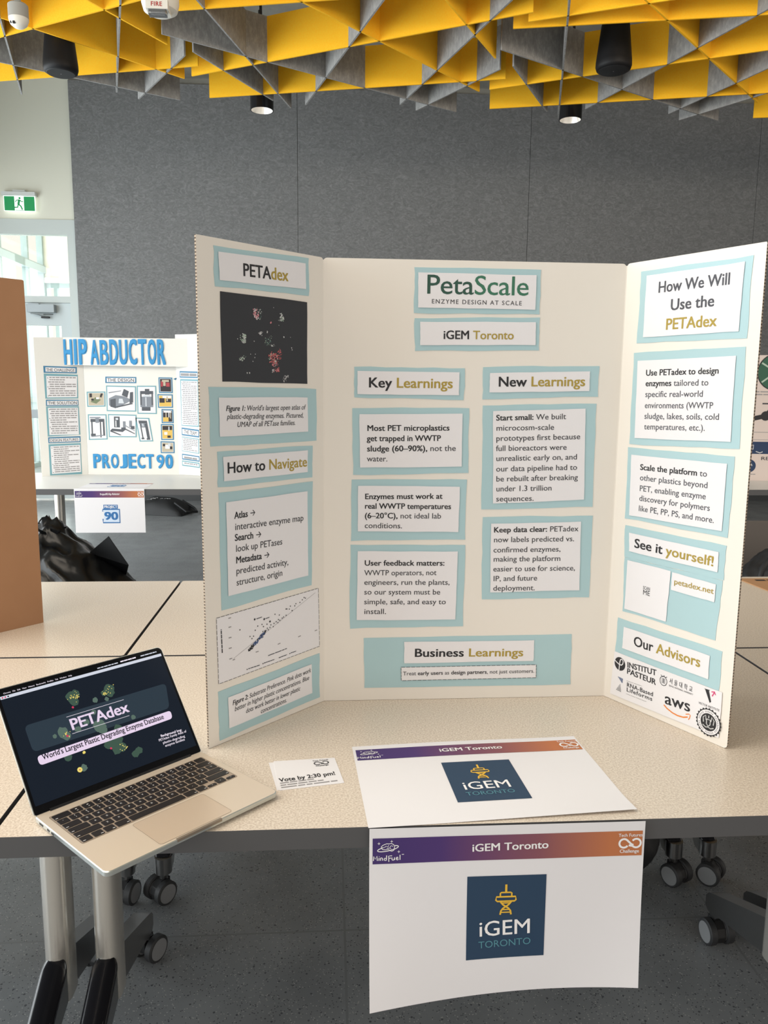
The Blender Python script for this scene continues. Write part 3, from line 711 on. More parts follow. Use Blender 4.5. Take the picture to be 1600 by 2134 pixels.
# left panel
card(FL, [(0.0358, 0.9007), (0.2643, 0.9077), (0.2638, 0.8370), (0.0375, 0.8328)], [([(0.0450, 0.8915), (0.2541, 0.8967), (0.2549, 0.8490), (0.0468, 0.8441)], [
    ([('PETA', B, K), ('dex', 0.018, mGold)], (0.0982, 0.8569), (0.2081, 0.8588))], 0.0215)])
SEED[0] += 1
pm = sheet_mesh([(0.0482, 0.8257), (0.2590, 0.8248), (0.2586, 0.6689), (0.0491, 0.6710)], 0.0004, 0.0010, mNight, SEED[0], 0.0005)
def cluster(c, rx, ry, n, mats, seed, lo=0.0005, hi=0.0020):
    g = random.Random(seed)
    for k in range(n):
        a = g.uniform(0, 2 * math.pi); t = math.sqrt(g.random()) * g.uniform(0.75, 1.15)
        pm.blob((c[0] + rx * t * math.cos(a), c[1] + ry * t * math.sin(a)), g.uniform(lo, hi), g.choice(mats), 0.0012 + 0.000004 * k, seed * 97 + k, 0.6, 7)
cluster((0.1282, 0.7951), 0.0075, 0.0085, 60, [mPink, mPink, mPink, mPaleW], 1); cluster((0.1292, 0.7884), 0.0055, 0.005, 30, [mPink, mPaleW], 2); cluster((0.1385, 0.7933), 0.005, 0.0095, 24, [mPaleG, mPaleW, mScrGreenB], 3, 0.0004, 0.0012)
cluster((0.1924, 0.7911), 0.0055, 0.0085, 45, [mPaleW, mPaleW, mPaleG], 5); cluster((0.1846, 0.7879), 0.004, 0.004, 5, [mPaleW], 6, 0.0004, 0.001)
cluster((0.1648, 0.7802), 0.002, 0.003, 10, [mPink], 7); cluster((0.1400, 0.7591), 0.0055, 0.0035, 22, [mPaleW], 8)
cluster((0.1552, 0.7452), 0.0085, 0.010, 50, [mPaleG, mScrGreenB, mScrGreenB], 9, 0.0004, 0.0013); cluster((0.1636, 0.7534), 0.004, 0.003, 8, [mPaleG], 10, 0.0004, 0.001); cluster((0.1693, 0.7388), 0.006, 0.003, 14, [mPaleW, mPaleG], 11, 0.0006, 0.0014); cluster((0.1555, 0.7634), 0.001, 0.003, 5, [mPaleW], 12)
cluster((0.0979, 0.7492), 0.0075, 0.0075, 55, [mPaleG, mPaleG, mPaleW], 13); cluster((0.1000, 0.7425), 0.004, 0.005, 20, [mPaleG, mPaleW], 14)
cluster((0.0933, 0.7117), 0.006, 0.004, 24, [mPaleG, mPaleW], 15); cluster((0.0994, 0.7162), 0.005, 0.003, 6, [mPaleG], 16, 0.0004, 0.001)
cluster((0.1702, 0.7160), 0.0125, 0.0115, 110, [mRed, mRed, mRed, mPink, mPaleG], 17); cluster((0.1860, 0.7236), 0.006, 0.010, 36, [mRed, mRed, mPink], 18, 0.0004, 0.0014); cluster((0.1724, 0.7063), 0.009, 0.006, 40, [mRed, mPink, mPaleW], 19)
cluster((0.1795, 0.6941), 0.006, 0.005, 26, [mPink, mRed], 20); cluster((0.1686, 0.6920), 0.004, 0.004, 12, [mPaleW, mPink], 21); cluster((0.1977, 0.6782), 0.005, 0.006, 22, [mPaleW, mInkL], 22); cluster((0.2040, 0.6820), 0.004, 0.0035, 12, [mPaleW], 23)
for c, r in (((0.1055, 0.6873), 0.002), ((0.1112, 0.6874), 0.002), ((0.2167, 0.7365), 0.0018), ((0.2178, 0.7329), 0.0016), ((0.1969, 0.7558), 0.0022), ((0.2137, 0.7561), 0.001), ((0.0846, 0.7468), 0.0014), ((0.1232, 0.7445), 0.0014), ((0.1256, 0.7214), 0.0012), ((0.1243, 0.7153), 0.0014), ((0.1196, 0.7083), 0.0013), ((0.1717, 0.8079), 0.001), ((0.1844, 0.7765), 0.001), ((0.1142, 0.7210), 0.0013)): pm.blob(c, r, mPaleW, 0.0013, 5, 0.5, 8)
pm.build('atlas_print', tri, TI @ FL)
card(FL, [(0.0181, 0.6616), (0.2831, 0.6589), (0.2835, 0.5565), (0.0194, 0.5578)], [([(0.0390, 0.6431), (0.2578, 0.6423), (0.2588, 0.5756), (0.0397, 0.5743)], [
    ([('Figure 1: ', 0.018, K), ("World's largest open atlas of", N, G)], (0.0536, 0.6193), (0.2500, 0.6191), {'it': 0.2}), ([('plastic-degrading enzymes. Pictured,', N, G)], (0.0555, 0.6049), (0.2456, 0.6036), {'it': 0.2}), ([('UMAP of all PETase families.', N, G)], (0.0780, 0.5901), (0.2238, 0.5897), {'it': 0.2})], 0.0094)])
card(FL, [(0.0340, 0.5479), (0.2727, 0.5469), (0.2712, 0.4834), (0.0338, 0.4844)], [([(0.0455, 0.5381), (0.2576, 0.5386), (0.2568, 0.4952), (0.0468, 0.4940)], [
    ([('How to ', B, K), ('Navigate', 0.014, mGold)], (0.0533, 0.5078), (0.2552, 0.5067))], 0.0195)])
card(FL, [(0.0349, 0.4744), (0.2725, 0.4751), (0.2678, 0.2612), (0.0357, 0.2567)], [([(0.0503, 0.4556), (0.2561, 0.4566), (0.2569, 0.2836), (0.0510, 0.2810)], [
    ([('Atlas ', B, K), ('→', N, K)], (0.0683, 0.4232), (0.1195, 0.4237)), (rg('interactive enzyme map'), (0.0686, 0.4021), (0.2442, 0.3984)), ([('Search ', B, K), ('→', N, K)], (0.0678, 0.3819), (0.1334, 0.3802)), (rg('look up PETases'), (0.0698, 0.3611), (0.1863, 0.3584)),
    ([('Metadata ', B, K), ('→', N, K)], (0.0695, 0.3394), (0.1535, 0.3376)), (rg('predicted activity,'), (0.0695, 0.3191), (0.2021, 0.3151)), (rg('structure, origin'), (0.0697, 0.2972), (0.1861, 0.2961))], 0.0125)])
# scatter plot print
quad = [(0.0233, 0.2448), (0.2872, 0.2510), (0.2902, 0.1254), (0.0250, 0.1186)]
SEED[0] += 1
pm = sheet_mesh(quad, 0.0003, 0.0008, mPaper, SEED[0], 0.0004); dashed(pm, quad, 0.0011)
pm.stroke([(0.0611, 0.1586), (0.2780, 0.2433)], 0.0006, mInkL, 0.0011)
for c in ((0.0774, 0.2104), (0.1016, 0.1917), (0.1105, 0.1901), (0.1063, 0.1864), (0.1150, 0.2008), (0.1212, 0.2078), (0.1321, 0.2086), (0.1357, 0.2034), (0.1450, 0.2061), (0.1660, 0.2215), (0.1773, 0.2175), (0.1955, 0.2259), (0.1981, 0.2254), (0.2073, 0.2294), (0.2046, 0.2238), (0.2119, 0.2193), (0.2227, 0.2312), (0.2197, 0.2274), (0.2339, 0.2316), (0.2407, 0.2357), (0.2459, 0.2395), (0.2495, 0.2375), (0.1957, 0.2130), (0.1888, 0.2110), (0.1849, 0.2095), (0.1785, 0.2065), (0.1733, 0.2028), (0.1749, 0.2088), (0.1690, 0.2057), (0.1631, 0.2036), (0.1612, 0.1976), (0.1550, 0.2025), (0.1524, 0.1978), (0.1479, 0.1944), (0.1455, 0.1979), (0.1423, 0.1942), (0.1392, 0.1916), (0.1341, 0.1938), (0.1341, 0.1831)):
    pm.disc(c, 0.0014, 0.0014, mInkG, 0.0012, 8)
for c in ((0.1140, 0.2227), (0.1380, 0.2179), (0.1527, 0.2098)): pm.disc(c, 0.0026, 0.0026, mInk, 0.0012, 4)
g = random.Random(3); A0 = Vector((0.0986, 0.1650)); A1 = Vector((0.1417, 0.1929))
for k in range(130):
    t = g.random(); p = A0.lerp(A1, t); p = p + Vector((g.gauss(0, 0.0016), g.gauss(0, 0.0016)))
    pm.disc(p, 0.0013, 0.0013, mBlueDot if 0.25 < t < 0.92 and g.random() < 0.75 else mInk, 0.0012 + 0.0000005 * k, 7)
for p0, p1, h in (((0.0506, 0.2376), (0.0568, 0.2377), 0.002), ((0.0505, 0.2202), (0.0570, 0.2203), 0.002), ((0.0503, 0.2000), (0.0570, 0.1999), 0.002), ((0.0502, 0.1796), (0.0571, 0.1797), 0.002), ((0.0508, 0.1589), (0.0577, 0.1590), 0.002), ((0.0587, 0.1550), (0.0645, 0.1554), 0.002), ((0.1153, 0.1560), (0.1226, 0.1560), 0.002), ((0.1726, 0.1576), (0.1797, 0.1584), 0.002), ((0.2285, 0.1595), (0.2360, 0.1602), 0.002), ((0.2761, 0.1611), (0.2832, 0.1615), 0.002)):
    scribble(pm, p0, p1, h, 0.0011, mInkL, 3, 1)
for k, (p0, p1) in enumerate((((0.1184, 0.2217), (0.1324, 0.2225)), ((0.1415, 0.2171), (0.1515, 0.2178)), ((0.1470, 0.1410), (0.1970, 0.1431)), ((0.0960, 0.1279), (0.1257, 0.1276)), ((0.1356, 0.1288), (0.1632, 0.1289)), ((0.1748, 0.1293), (0.1969, 0.1301)), ((0.2075, 0.1309), (0.2222, 0.1312)))):
    scribble(pm, p0, p1, 0.0017, 0.0011, mInkS, k, 4)
for c in ((0.0931, 0.1284), (0.1331, 0.1292), (0.2048, 0.1313)): pm.disc(c, 0.0014, 0.0014, mInk, 0.0012, 6)
a = Vector((0.0346, 0.2216)); c = Vector((0.0361, 0.1762)); scribble(pm, c, a, 0.0025, 0.0011, mInkG, 4, 4)
pm.build('scatter_plot', tri, TI @ FL)
card(FL, [(0.0233, 0.1037), (0.2901, 0.1102), (0.2911, 0.0130), (0.0246, 0.0076)], [([(0.0453, 0.0868), (0.2654, 0.0932), (0.2668, 0.0298), (0.0462, 0.0253)], [
    ([('Figure 2: ', 0.018, K), ('Substrate Preference. Pink dots work', N, G)], (0.0548, 0.0682), (0.2622, 0.0768), {'it': 0.2}), ([('better in higher plastic concentrations. Blue', N, G)], (0.0593, 0.0549), (0.2572, 0.0620), {'it': 0.2}), ([('dots work better in lower plastic', N, G)], (0.0864, 0.0424), (0.2312, 0.0461), {'it': 0.2}), ([('concentrations.', N, G)], (0.1238, 0.0300), (0.1936, 0.0327), {'it': 0.2})], 0.0094)])
# right panel
sl = lambda t: [(t, 0.019, S)]
card(FR, [(0.0372, 0.8947), (0.2816, 0.8949), (0.2805, 0.7541), (0.0361, 0.7555)], [([(0.0532, 0.8850), (0.2665, 0.8859), (0.2644, 0.7671), (0.0525, 0.7666)], [
    (sl('How We Will'), (0.0827, 0.8495), (0.2408, 0.8498)), (sl('Use the'), (0.1142, 0.8141), (0.2111, 0.8146)), ([('PETAdex', 0.018, mGold)], (0.1058, 0.7783), (0.2185, 0.7789))], 0.0205)])
sb = lambda t: [(t, B, mInk)]
sr = lambda t: [(t, N, S)]
card(FR, [(0.0306, 0.7368), (0.2798, 0.7401), (0.2829, 0.5606), (0.0319, 0.5538)], [([(0.0427, 0.7209), (0.2630, 0.7248), (0.2650, 0.5723), (0.0459, 0.5665)], [
    (sb('Use PETadex to design'), (0.0652, 0.6912), (0.2310, 0.6939)), ([('enzymes ', B, mInk), ('tailored to', N, S)], (0.0661, 0.6706), (0.2110, 0.6725)), (sr('specific real-world'), (0.0667, 0.6493), (0.2013, 0.6518)), (sr('environments (WWTP'), (0.0672, 0.6274), (0.2241, 0.6308)),
    (sr('sludge, lakes, soils, cold'), (0.0677, 0.6062), (0.2388, 0.6107)), (sr('temperatures, etc.).'), (0.0691, 0.5853), (0.2105, 0.5893))], 0.0115)])
card(FR, [(0.0291, 0.5468), (0.2749, 0.5464), (0.2728, 0.3973), (0.0311, 0.3987)], [([(0.0402, 0.5324), (0.2613, 0.5324), (0.2607, 0.4084), (0.0434, 0.4070)], [
    ([('Scale the platform ', B, mInk), ('to', N, S)], (0.0647, 0.5035), (0.2219, 0.5047)), (sr('other plastics beyond'), (0.0656, 0.4825), (0.2251, 0.4836)), (sr('PET, enabling enzyme'), (0.0661, 0.4606), (0.2227, 0.4624)), (sr('discovery for polymers'), (0.0669, 0.4406), (0.2333, 0.4419)), (sr('like PE, PP, PS, and more.'), (0.0669, 0.4196), (0.2437, 0.4206))], 0.0115)])
card(FR, [(0.0340, 0.3851), (0.2723, 0.3826), (0.2716, 0.3177), (0.0359, 0.3185)], [([(0.0459, 0.3712), (0.2576, 0.3683), (0.2580, 0.3303), (0.0485, 0.3327)], [
    ([('See it ', B, K), ('yourself!', 0.018, mGold)], (0.0612, 0.3429), (0.2505, 0.3397))], 0.0185)])
card(FR, [(0.0369, 0.3178), (0.2695, 0.3165), (0.2635, 0.2002), (0.0391, 0.2013)], [([(0.0459, 0.3131), (0.1548, 0.3114), (0.1511, 0.2077), (0.0447, 0.2085)], [
    ([('SCAN', N, G)], (0.0902, 0.2611), (0.1085, 0.2612), {'h': 0.0068}), ([('ME', N, G)], (0.0905, 0.2501), (0.1088, 0.2503), {'h': 0.010})], 0.01),
    ([(0.1585, 0.3101), (0.2571, 0.3069), (0.2559, 0.2725), (0.1584, 0.2747)], [([('petadex.net', 0.014, mGold)], (0.1644, 0.2880), (0.2536, 0.2879))], 0.0108)])
card(FR, [(0.0281, 0.1849), (0.2801, 0.1834), (0.2788, 0.1062), (0.0253, 0.1085)], [([(0.0463, 0.1695), (0.2556, 0.1680), (0.2555, 0.1218), (0.0447, 0.1224)], [
    ([('Our ', 0.016, K), ('Advisors', 0.018, mGold)], (0.0744, 0.1368), (0.2370, 0.1395))], 0.0205)])
# the sheet of advisors' logos
quad = [(0.0249, 0.1097), (0.2870, 0.1061), (0.2870, 0.0165), (0.0189, 0.0130)]
SEED[0] += 1
pm = sheet_mesh(quad, 0.0016, 0.0022, mPaper, SEED[0], 0.0004); z = 0.0026
def P6(x, y): return (x, y)
c = (0.0417, 0.0864); pm.disc(c, 0.0145, 0.0145, mInk, z, 36)
z2 = z + 0.0002
def rel(c, pts, s): return [(c[0] + x * s, c[1] + y * s) for x, y in pts]
pm.stroke(rel(c, [(-0.1, -1), (-0.06, -0.3), (-0.02, 0.3), (0.1, 0.72), (0.38, 0.82), (0.6, 0.55), (0.55, 0.15), (0.3, -0.1), (0.0, -0.1)], 0.0145), 0.0022, mPaper, z2)
pm.stroke(rel(c, [(-0.95, 0.3), (-0.6, 0.1), (-0.35, 0.0), (-0.08, -0.12)], 0.0145), 0.0022, mPaper, z2)
line(pm, [('INSTITUT', B, K)], (0.0614, 0.0851), (0.1371, 0.0909), 0.0118, z); line(pm, [('PASTEUR', B, K)], (0.0611, 0.0718), (0.1368, 0.0709), 0.0118, z)
c = (0.1549, 0.0865)
pm.stroke([(c[0] + 0.0085 * math.cos(a * 0.35), c[1] + 0.0095 * math.sin(a * 0.35) - 0.001) for a in range(18)], 0.0013, mInkG, z, True)
for k in range(4): pm.stroke(rel(c, [(-0.5, 0.35 - 0.3 * k), (0.5, 0.35 - 0.3 * k)], 0.009), 0.001, mInkG, z)
pm.stroke(rel(c, [(0, 0.5), (0, -0.6)], 0.009), 0.0012, mInkG, z); pm.stroke(rel(c, [(-0.8, 1.1), (-0.2, 0.75), (0.1, 1.2), (0.4, 0.75), (0.9, 1.1)], 0.009), 0.0014, mInkG, z)
for k, ch in enumerate('서울대학교'):
    a = Vector((0.1687, 0.0865)); e = Vector((0.2268, 0.0857)); p = a.lerp(e, k / 5.0); q = a.lerp(e, (k + 0.72) / 5.0); line(pm, [(ch, N, G)], p, q, 0.0088, z)
line(pm, [('SEOUL NATIONAL UNIVERSITY', N, G)], (0.1687, 0.0795), (0.2256, 0.0794), 0.0030, z)
line(pm, [('RNA-Based', 0.010, K)], (0.0629, 0.0433), (0.1327, 0.0451), 0.0090, z, 1.05); line(pm, [('Lifeforms', 0.010, K)], (0.0630, 0.0330), (0.1319, 0.0347), 0.0085, z, 1.1)
scribble(pm, (0.0623, 0.0552), (0.1029, 0.0570), 0.0008, z, mInkL, 2, 3); scribble(pm, (0.0630, 0.0267), (0.1163, 0.0278), 0.0008, z, mInkL, 5, 5)
for k in range(6):
    t = k / 5.0; w = 1 - t * 0.85; a = Vector((0.0398, 0.0569)); e = Vector((0.0497, 0.0484)); p = a.lerp(e, t); pm.stroke([(p.x - 0.0015, p.y), (p.x + 0.0125 * w, p.y - 0.001)], 0.0011, mBlueDot, z)
    a = Vector((0.0449, 0.0414)); e = Vector((0.0365, 0.0279)); p = a.lerp(e, t); w = 0.15 + 0.85 * t; pm.stroke([(p.x - 0.001, p.y), (p.x + 0.0125 * w, p.y - 0.001)], 0.0011, mInk, z)
line(pm, [('aws', 0.012, K)], (0.1612, 0.0405), (0.2225, 0.0440), 0.0235, z)
sm = [(0.1597, 0.0369), (0.1677, 0.0322), (0.1808, 0.0278), (0.1936, 0.0264), (0.2070, 0.0279), (0.2168, 0.0320)]; pm.stroke(sm, 0.0026, mOrange, z)
pm.stroke([(0.2120, 0.0359), (0.2195, 0.0390), (0.2226, 0.0376), (0.2213, 0.0312), (0.2188, 0.0273)], 0.0018, mOrange, z)
pm.poly([(0.2508, 0.1009), (0.2592, 0.1011), (0.2657, 0.0803), (0.2628, 0.0774)], mInk, z); pm.stroke([(0.2497, 0.1012), (0.2613, 0.1016)], 0.001, mInk, z)
pm.stroke([(0.2670, 0.0918), (0.2712, 0.1013)], 0.002, mMagenta, z); pm.stroke([(0.2649, 0.0999), (0.2714, 0.1021), (0.2739, 0.0966)], 0.002, mMagenta, z)
line(pm, [('VECTOR INSTITUTE', N, G)], (0.2391, 0.0676), (0.2847, 0.0678), 0.0042, z, 1.1)
c = (0.2634, 0.0388); r = 0.0268
pm.poly([(c[0] + r * (1 + 0.05 * math.cos(24 * a)) * math.cos(a), c[1] + r * (1 + 0.05 * math.cos(24 * a)) * math.sin(a)) for a in [2 * math.pi * k / 144 for k in range(144)]], mInk, z)
pm.disc(c, r * 0.9, r * 0.9, mPaper, z + 0.0001, 48); pm.disc(c, r * 0.64, r * 0.64, mInk, z + 0.0002, 48)
for k in range(40):
    a = 2 * math.pi * (k + 0.5) / 40
    if k % 7 == 6: continue
    pm.stroke([(c[0] + r * 0.71 * math.cos(a), c[1] + r * 0.71 * math.sin(a)), (c[0] + r * 0.82 * math.cos(a), c[1] + r * 0.82 * math.sin(a))], 0.0011, mInkG, z + 0.0002)
for pts in ([(-0.4, -0.1), (-0.45, 0.25), (-0.25, 0.45), (-0.2, 0.1)], [(0.4, -0.1), (0.45, 0.25), (0.25, 0.45), (0.2, 0.1)], [(-0.15, 0.2), (0.15, 0.2), (0.15, -0.15), (0, -0.3), (-0.15, -0.15), (-0.15, 0.2)], [(-0.45, -0.3), (-0.2, -0.42), (0, -0.36), (0.2, -0.42), (0.45, -0.3)], [(0, 0.3), (0, 0.5)]):
    pm.stroke(rel(c, pts, r), 0.0018, mPaleW, z + 0.0003)
pm.build('advisor_logo_sheet', tri, TI @ FR)

# ------------------------------------------------------------------ the pair of printed logo sheets
def deform(m, f):
    for p in m.v: p.z += f(p.x, p.y)
def gridrect(m, x0, x1, y0, y1, z, mt, nx=12, ny=10):
    vs = [(x0 + (x1 - x0) * i / nx, y0 + (y1 - y0) * j / ny, z) for j in range(ny + 1) for i in range(nx + 1)]
    m.add(vs, [[j * (nx + 1) + i, j * (nx + 1) + i + 1, (j + 1) * (nx + 1) + i + 1, (j + 1) * (nx + 1) + i] for j in range(ny) for i in range(nx)], mt)
SW_, SH_ = 0.430, 0.280
def sheet_parts(parent, f, title, logo):
    s = MB(); gridrect(s, 0, SW_, 0, SH_, 0.0, mPaper, 30, 20); deform(s, f)
    s.build('paper', parent, smooth=60)
    hb = MB(); gridrect(hb, 0.005, 0.4265, SH_ - 0.0572, SH_ - 0.0158, 0.0004, mBanner, 30, 3); deform(hb, f)
    bn = hb.build('banner', parent, uvbox=(0.005, 0.4265, 0, 1))
    t = MB(); z = 0.0008
    line(t, [(title, 0.02, mWhiteInk)], (0.158, SH_ - 0.0422), (0.278, SH_ - 0.0398), 0.0122, z)
    mindfuel(t, z); infinity(t, z, mWhiteInk, True)
    deform(t, f); t.build('banner_lettering', bn)
    logo(parent, f)
def mindfuel(t, z):
    W = mWhiteInk; oy = SH_ - 0.0515; ox = 0.0062; u = 0.0028
    L = [([(0, 0), (0.2, 2.6), (0.9, 1.0), (1.7, 2.7), (1.9, 0)], 0), ([(2.7, 0), (2.75, 1.6)], 0), ([(2.75, 2.2), (2.85, 2.4)], 0), ([(3.5, 0), (3.5, 1.5), (4.0, 1.6), (4.4, 1.3), (4.5, 0)], 0),
         ([(6.4, 2.9), (6.3, 0.1), (5.7, 0), (5.2, 0.5), (5.4, 1.3), (6.3, 1.2)], 0), ([(9.0, 2.6), (7.4, 2.5), (7.5, -0.8)], 0), ([(7.3, 1.2), (8.6, 1.3)], 0), ([(9.0, 1.6), (9.0, 0.4), (9.5, 0.0), (10.1, 0.4), (10.2, 1.7), (10.3, 0.1)], 0),
         ([(11.0, 0.9), (12.0, 1.1), (11.8, 1.7), (11.2, 1.6), (11.0, 0.7), (11.5, 0.1), (12.2, 0.4)], 0), ([(12.9, 3.0), (12.9, 0.1)], 0)]
    for pts, _ in L: t.stroke([(ox + x * u * 1.13, oy + y * u) for x, y in pts], 0.0013, W, z)
    scribble(t, (ox + 0.0435, oy + 0.0085), (ox + 0.047, oy + 0.0085), 0.001, z, W, 1, 2)
    c = (0.0285, SH_ - 0.0315)
    br = [(-1, -0.1), (-1.05, 0.3), (-0.8, 0.6), (-0.5, 0.75), (-0.2, 0.9), (0.2, 0.85), (0.5, 0.95), (0.85, 0.7), (1.05, 0.35), (1.0, 0.0), (0.9, -0.5), (0.6, -0.7), (0.3, -0.55), (0.1, -0.25), (-0.4, -0.35), (-0.8, -0.3)]
    t.stroke([(c[0] + x * 0.0098, c[1] + y * 0.0078) for x, y in br], 0.001, W, z, True)
    for pts in ([(-0.6, 0.1), (-0.3, 0.4), (0.0, 0.2), (0.1, 0.6)], [(0.3, 0.1), (0.5, 0.5), (0.8, 0.3)], [(-0.2, -0.1), (0.2, 0.0), (0.5, -0.2)]): t.stroke([(c[0] + x * 0.0098, c[1] + y * 0.0078) for x, y in pts], 0.0008, W, z)
    t.stroke([(c[0] + 0.0165 * math.cos(a) * math.cos(0.25) - 0.0035 * math.sin(a) * math.sin(0.25), c[1] - 0.001 + 0.0165 * math.cos(a) * math.sin(0.25) * 0.8 + 0.0035 * math.sin(a)) for a in [math.pi * 0.62 + k * 0.27 for k in range(20)]], 0.0013, W, z)
    for x, y in ((-0.014, 0.0075), (0.0055, 0.0105), (0.0165, -0.0065)):
        t.stroke([(c[0] + x - 0.002, c[1] + y), (c[0] + x + 0.002, c[1] + y)], 0.0007, W, z); t.stroke([(c[0] + x, c[1] + y - 0.002), (c[0] + x, c[1] + y + 0.002)], 0.0007, W, z)
def infinity(t, z, W, words, x0=0.388, y0=None, s=1.0):
    y0 = SH_ - 0.0362 if y0 is None else y0
    c = (x0 + 0.019 * s, y0)
    R_ = 0.0072 * s; d = 0.0098 * s
    lft = [(c[0] - d + R_ * math.cos(math.radians(a)), c[1] + R_ * math.sin(math.radians(a))) for a in range(40, 331, 15)]
    rgt = [(c[0] + d + R_ * math.cos(math.radians(a)), c[1] + R_ * math.sin(math.radians(a))) for a in range(-140, 151, 15)]
    t.stroke(lft, 0.0032 * s, W, z)
    t.stroke(rgt, 0.0032 * s, W, z)
    t.stroke([lft[0], (c[0] + 0.002 * s, c[1] - 0.0015 * s), (c[0] + d * 0.55, c[1] - R_ * 0.45)], 0.0032 * s, W, z)
    t.stroke([rgt[0], (c[0] - 0.002 * s, c[1] - 0.0055 * s + 0.002 * s)], 0.0032 * s, W, z)
    if words:
        line(t, [('Tech Futures', 0.01, W)], (x0, y0 + 0.0112 * s), (x0 + 0.0385 * s, y0 + 0.0112 * s), 0.0052 * s, z); line(t, [('Challenge', 0.014, W)], (x0 + 0.003 * s, y0 - 0.0158 * s), (x0 + 0.034 * s, y0 - 0.0158 * s), 0.0056 * s, z)
def tower_logo(parent, f):
    m = MB(); x0, x1 = 0.152, 0.2765; y1 = SH_ - 0.0838; y0 = SH_ - 0.2215
    gridrect(m, x0, x1, y0, y1, 0.0004, mNavy, 16, 16)
    z = 0.0009; cx_ = (x0 + x1) / 2 - 0.0008; Y = lambda d: SH_ - d
    def st(pts, w): m.stroke(pts, w, mSun, z)
    st([(cx_, Y(0.0985)), (cx_, Y(0.1125))], 0.0034)
    m.stroke([(cx_ - 0.0090, Y(0.1185)), (cx_ - 0.0090, Y(0.1130)), (cx_ - 0.0075, Y(0.1118)), (cx_ + 0.0075, Y(0.1118)), (cx_ + 0.0090, Y(0.1130)), (cx_ + 0.0090, Y(0.1185))], 0.0024, mSun, z)
    m.stroke([(cx_ - 0.0152, Y(0.1190)), (cx_ - 0.0158, Y(0.1245)), (cx_ - 0.0135, Y(0.1265)), (cx_ + 0.0135, Y(0.1265)), (cx_ + 0.0158, Y(0.1245)), (cx_ + 0.0152, Y(0.1190))], 0.0027, mSun, z, True)
    for a, c in (((-0.0085, 0.1275), (0.0075, 0.1425)), ((0.0085, 0.1275), (-0.0075, 0.1425))):
        st([(cx_ + a[0], Y(a[1])), (cx_ + a[0] * 0.5, Y(a[1] + 0.005)), (cx_ + c[0] * 0.6, Y(c[1] - 0.004)), (cx_ + c[0], Y(c[1])), (cx_ + c[0] * 1.15, Y(0.149))], 0.0027)
    st([(cx_ - 0.006, Y(0.1295)), (cx_ + 0.006, Y(0.1295))], 0.002); st([(cx_ - 0.005, Y(0.1405)), (cx_ + 0.005, Y(0.1405))], 0.002); st([(cx_ - 0.0085, Y(0.145)), (cx_ + 0.0085, Y(0.145))], 0.002)
    line(m, [('iGEM', 0.006, mWhiteInk)], (0.171, Y(0.1838)), (0.2555, Y(0.1818)), 0.0245, z); line(m, [('TORONTO', 0.0, mTealInk)], (0.1715, Y(0.2035)), (0.2555, Y(0.2005)), 0.0112, z)
    deform(m, f); m.build('logo_square', parent)
# flat on the table
a = Vector((0.0595, 1.1275, 0.7403)); e = Vector((0.4895, 1.1535, 0.7403))
sg = thing('logo_sheet', 'white sheet with a navy tower logo lying flat near the table front edge', 'paper sheet', T(*a) @ RZ(math.atan2(e.y - a.y, e.x - a.x)))
def f_flat(x, y):
    return 0.0004 + 0.004 * max(0, 1 - y / 0.05) * max(0, (x - 0.1) / 0.33) + 0.0015 * max(0, math.sin(x * 9)) * (y / SH_)
sheet_parts(sg, f_flat, 'iGEM Toronto', tower_logo)
# taped to the table edge and hanging down
FH = frame((0.061, 1.1275, 0.741), (1.0, 0.0, 0))
sg2 = thing('logo_sheet', 'white sheet with a navy tower logo hanging down from the table front edge', 'paper sheet', FH @ T(0, -SH_, 0))
def f_hang(x, y):
    v = 1 - y / SH_; u = x / SW_
    return 0.003 + v * v * (0.040 * (1 - u) ** 2 + 0.012 * u ** 3 - 0.004 * math.sin(u * math.pi)) + 0.0022 * math.sin(u * 11 + 1) * v * (1 - v)
sheet_parts(sg2, f_hang, 'iGEM Toronto', tower_logo)

# vote card (its square code is left blank)
a = Vector((-0.0822, 1.2500)); e = Vector((0.0255, 1.2707))
vc = thing('vote_card', 'small white card reading Vote by 2:30 pm, lying right of the laptop', 'card', T(a.x, a.y, 0.7402) @ RZ(math.atan2(e.y - a.y, e.x - a.x)))
m = MB(); m.slab([(0, 0), (0.1097, 0), (0.112, 0.0946), (0.0033, 0.107)], 0.0, 0.0006, mPaper)
line(m, [('Vote by 2:30 pm!', B, K)], (0.004, 0.028), (0.1015, 0.0305), 0.0125, 0.0009)
for k, (y, x1) in enumerate(((0.0215, 0.062), (0.0140, 0.078), (0.0065, 0.100))): scribble(m, (0.004, y), (x1, y + 0.0015), 0.0034, 0.0009, mInkL, 20 + k, 5)
infinity(m, 0.0009, mInkG, True, 0.071, 0.080, 0.74)
m.build('card_print', vc)
m = MB(); m.slab([(-0.004, 0.002), (0.105, 0.0), (0.105, 0.095), (-0.0055, 0.1045)], -0.0001, -0.00001, mPaper); m.build('card_below', vc)

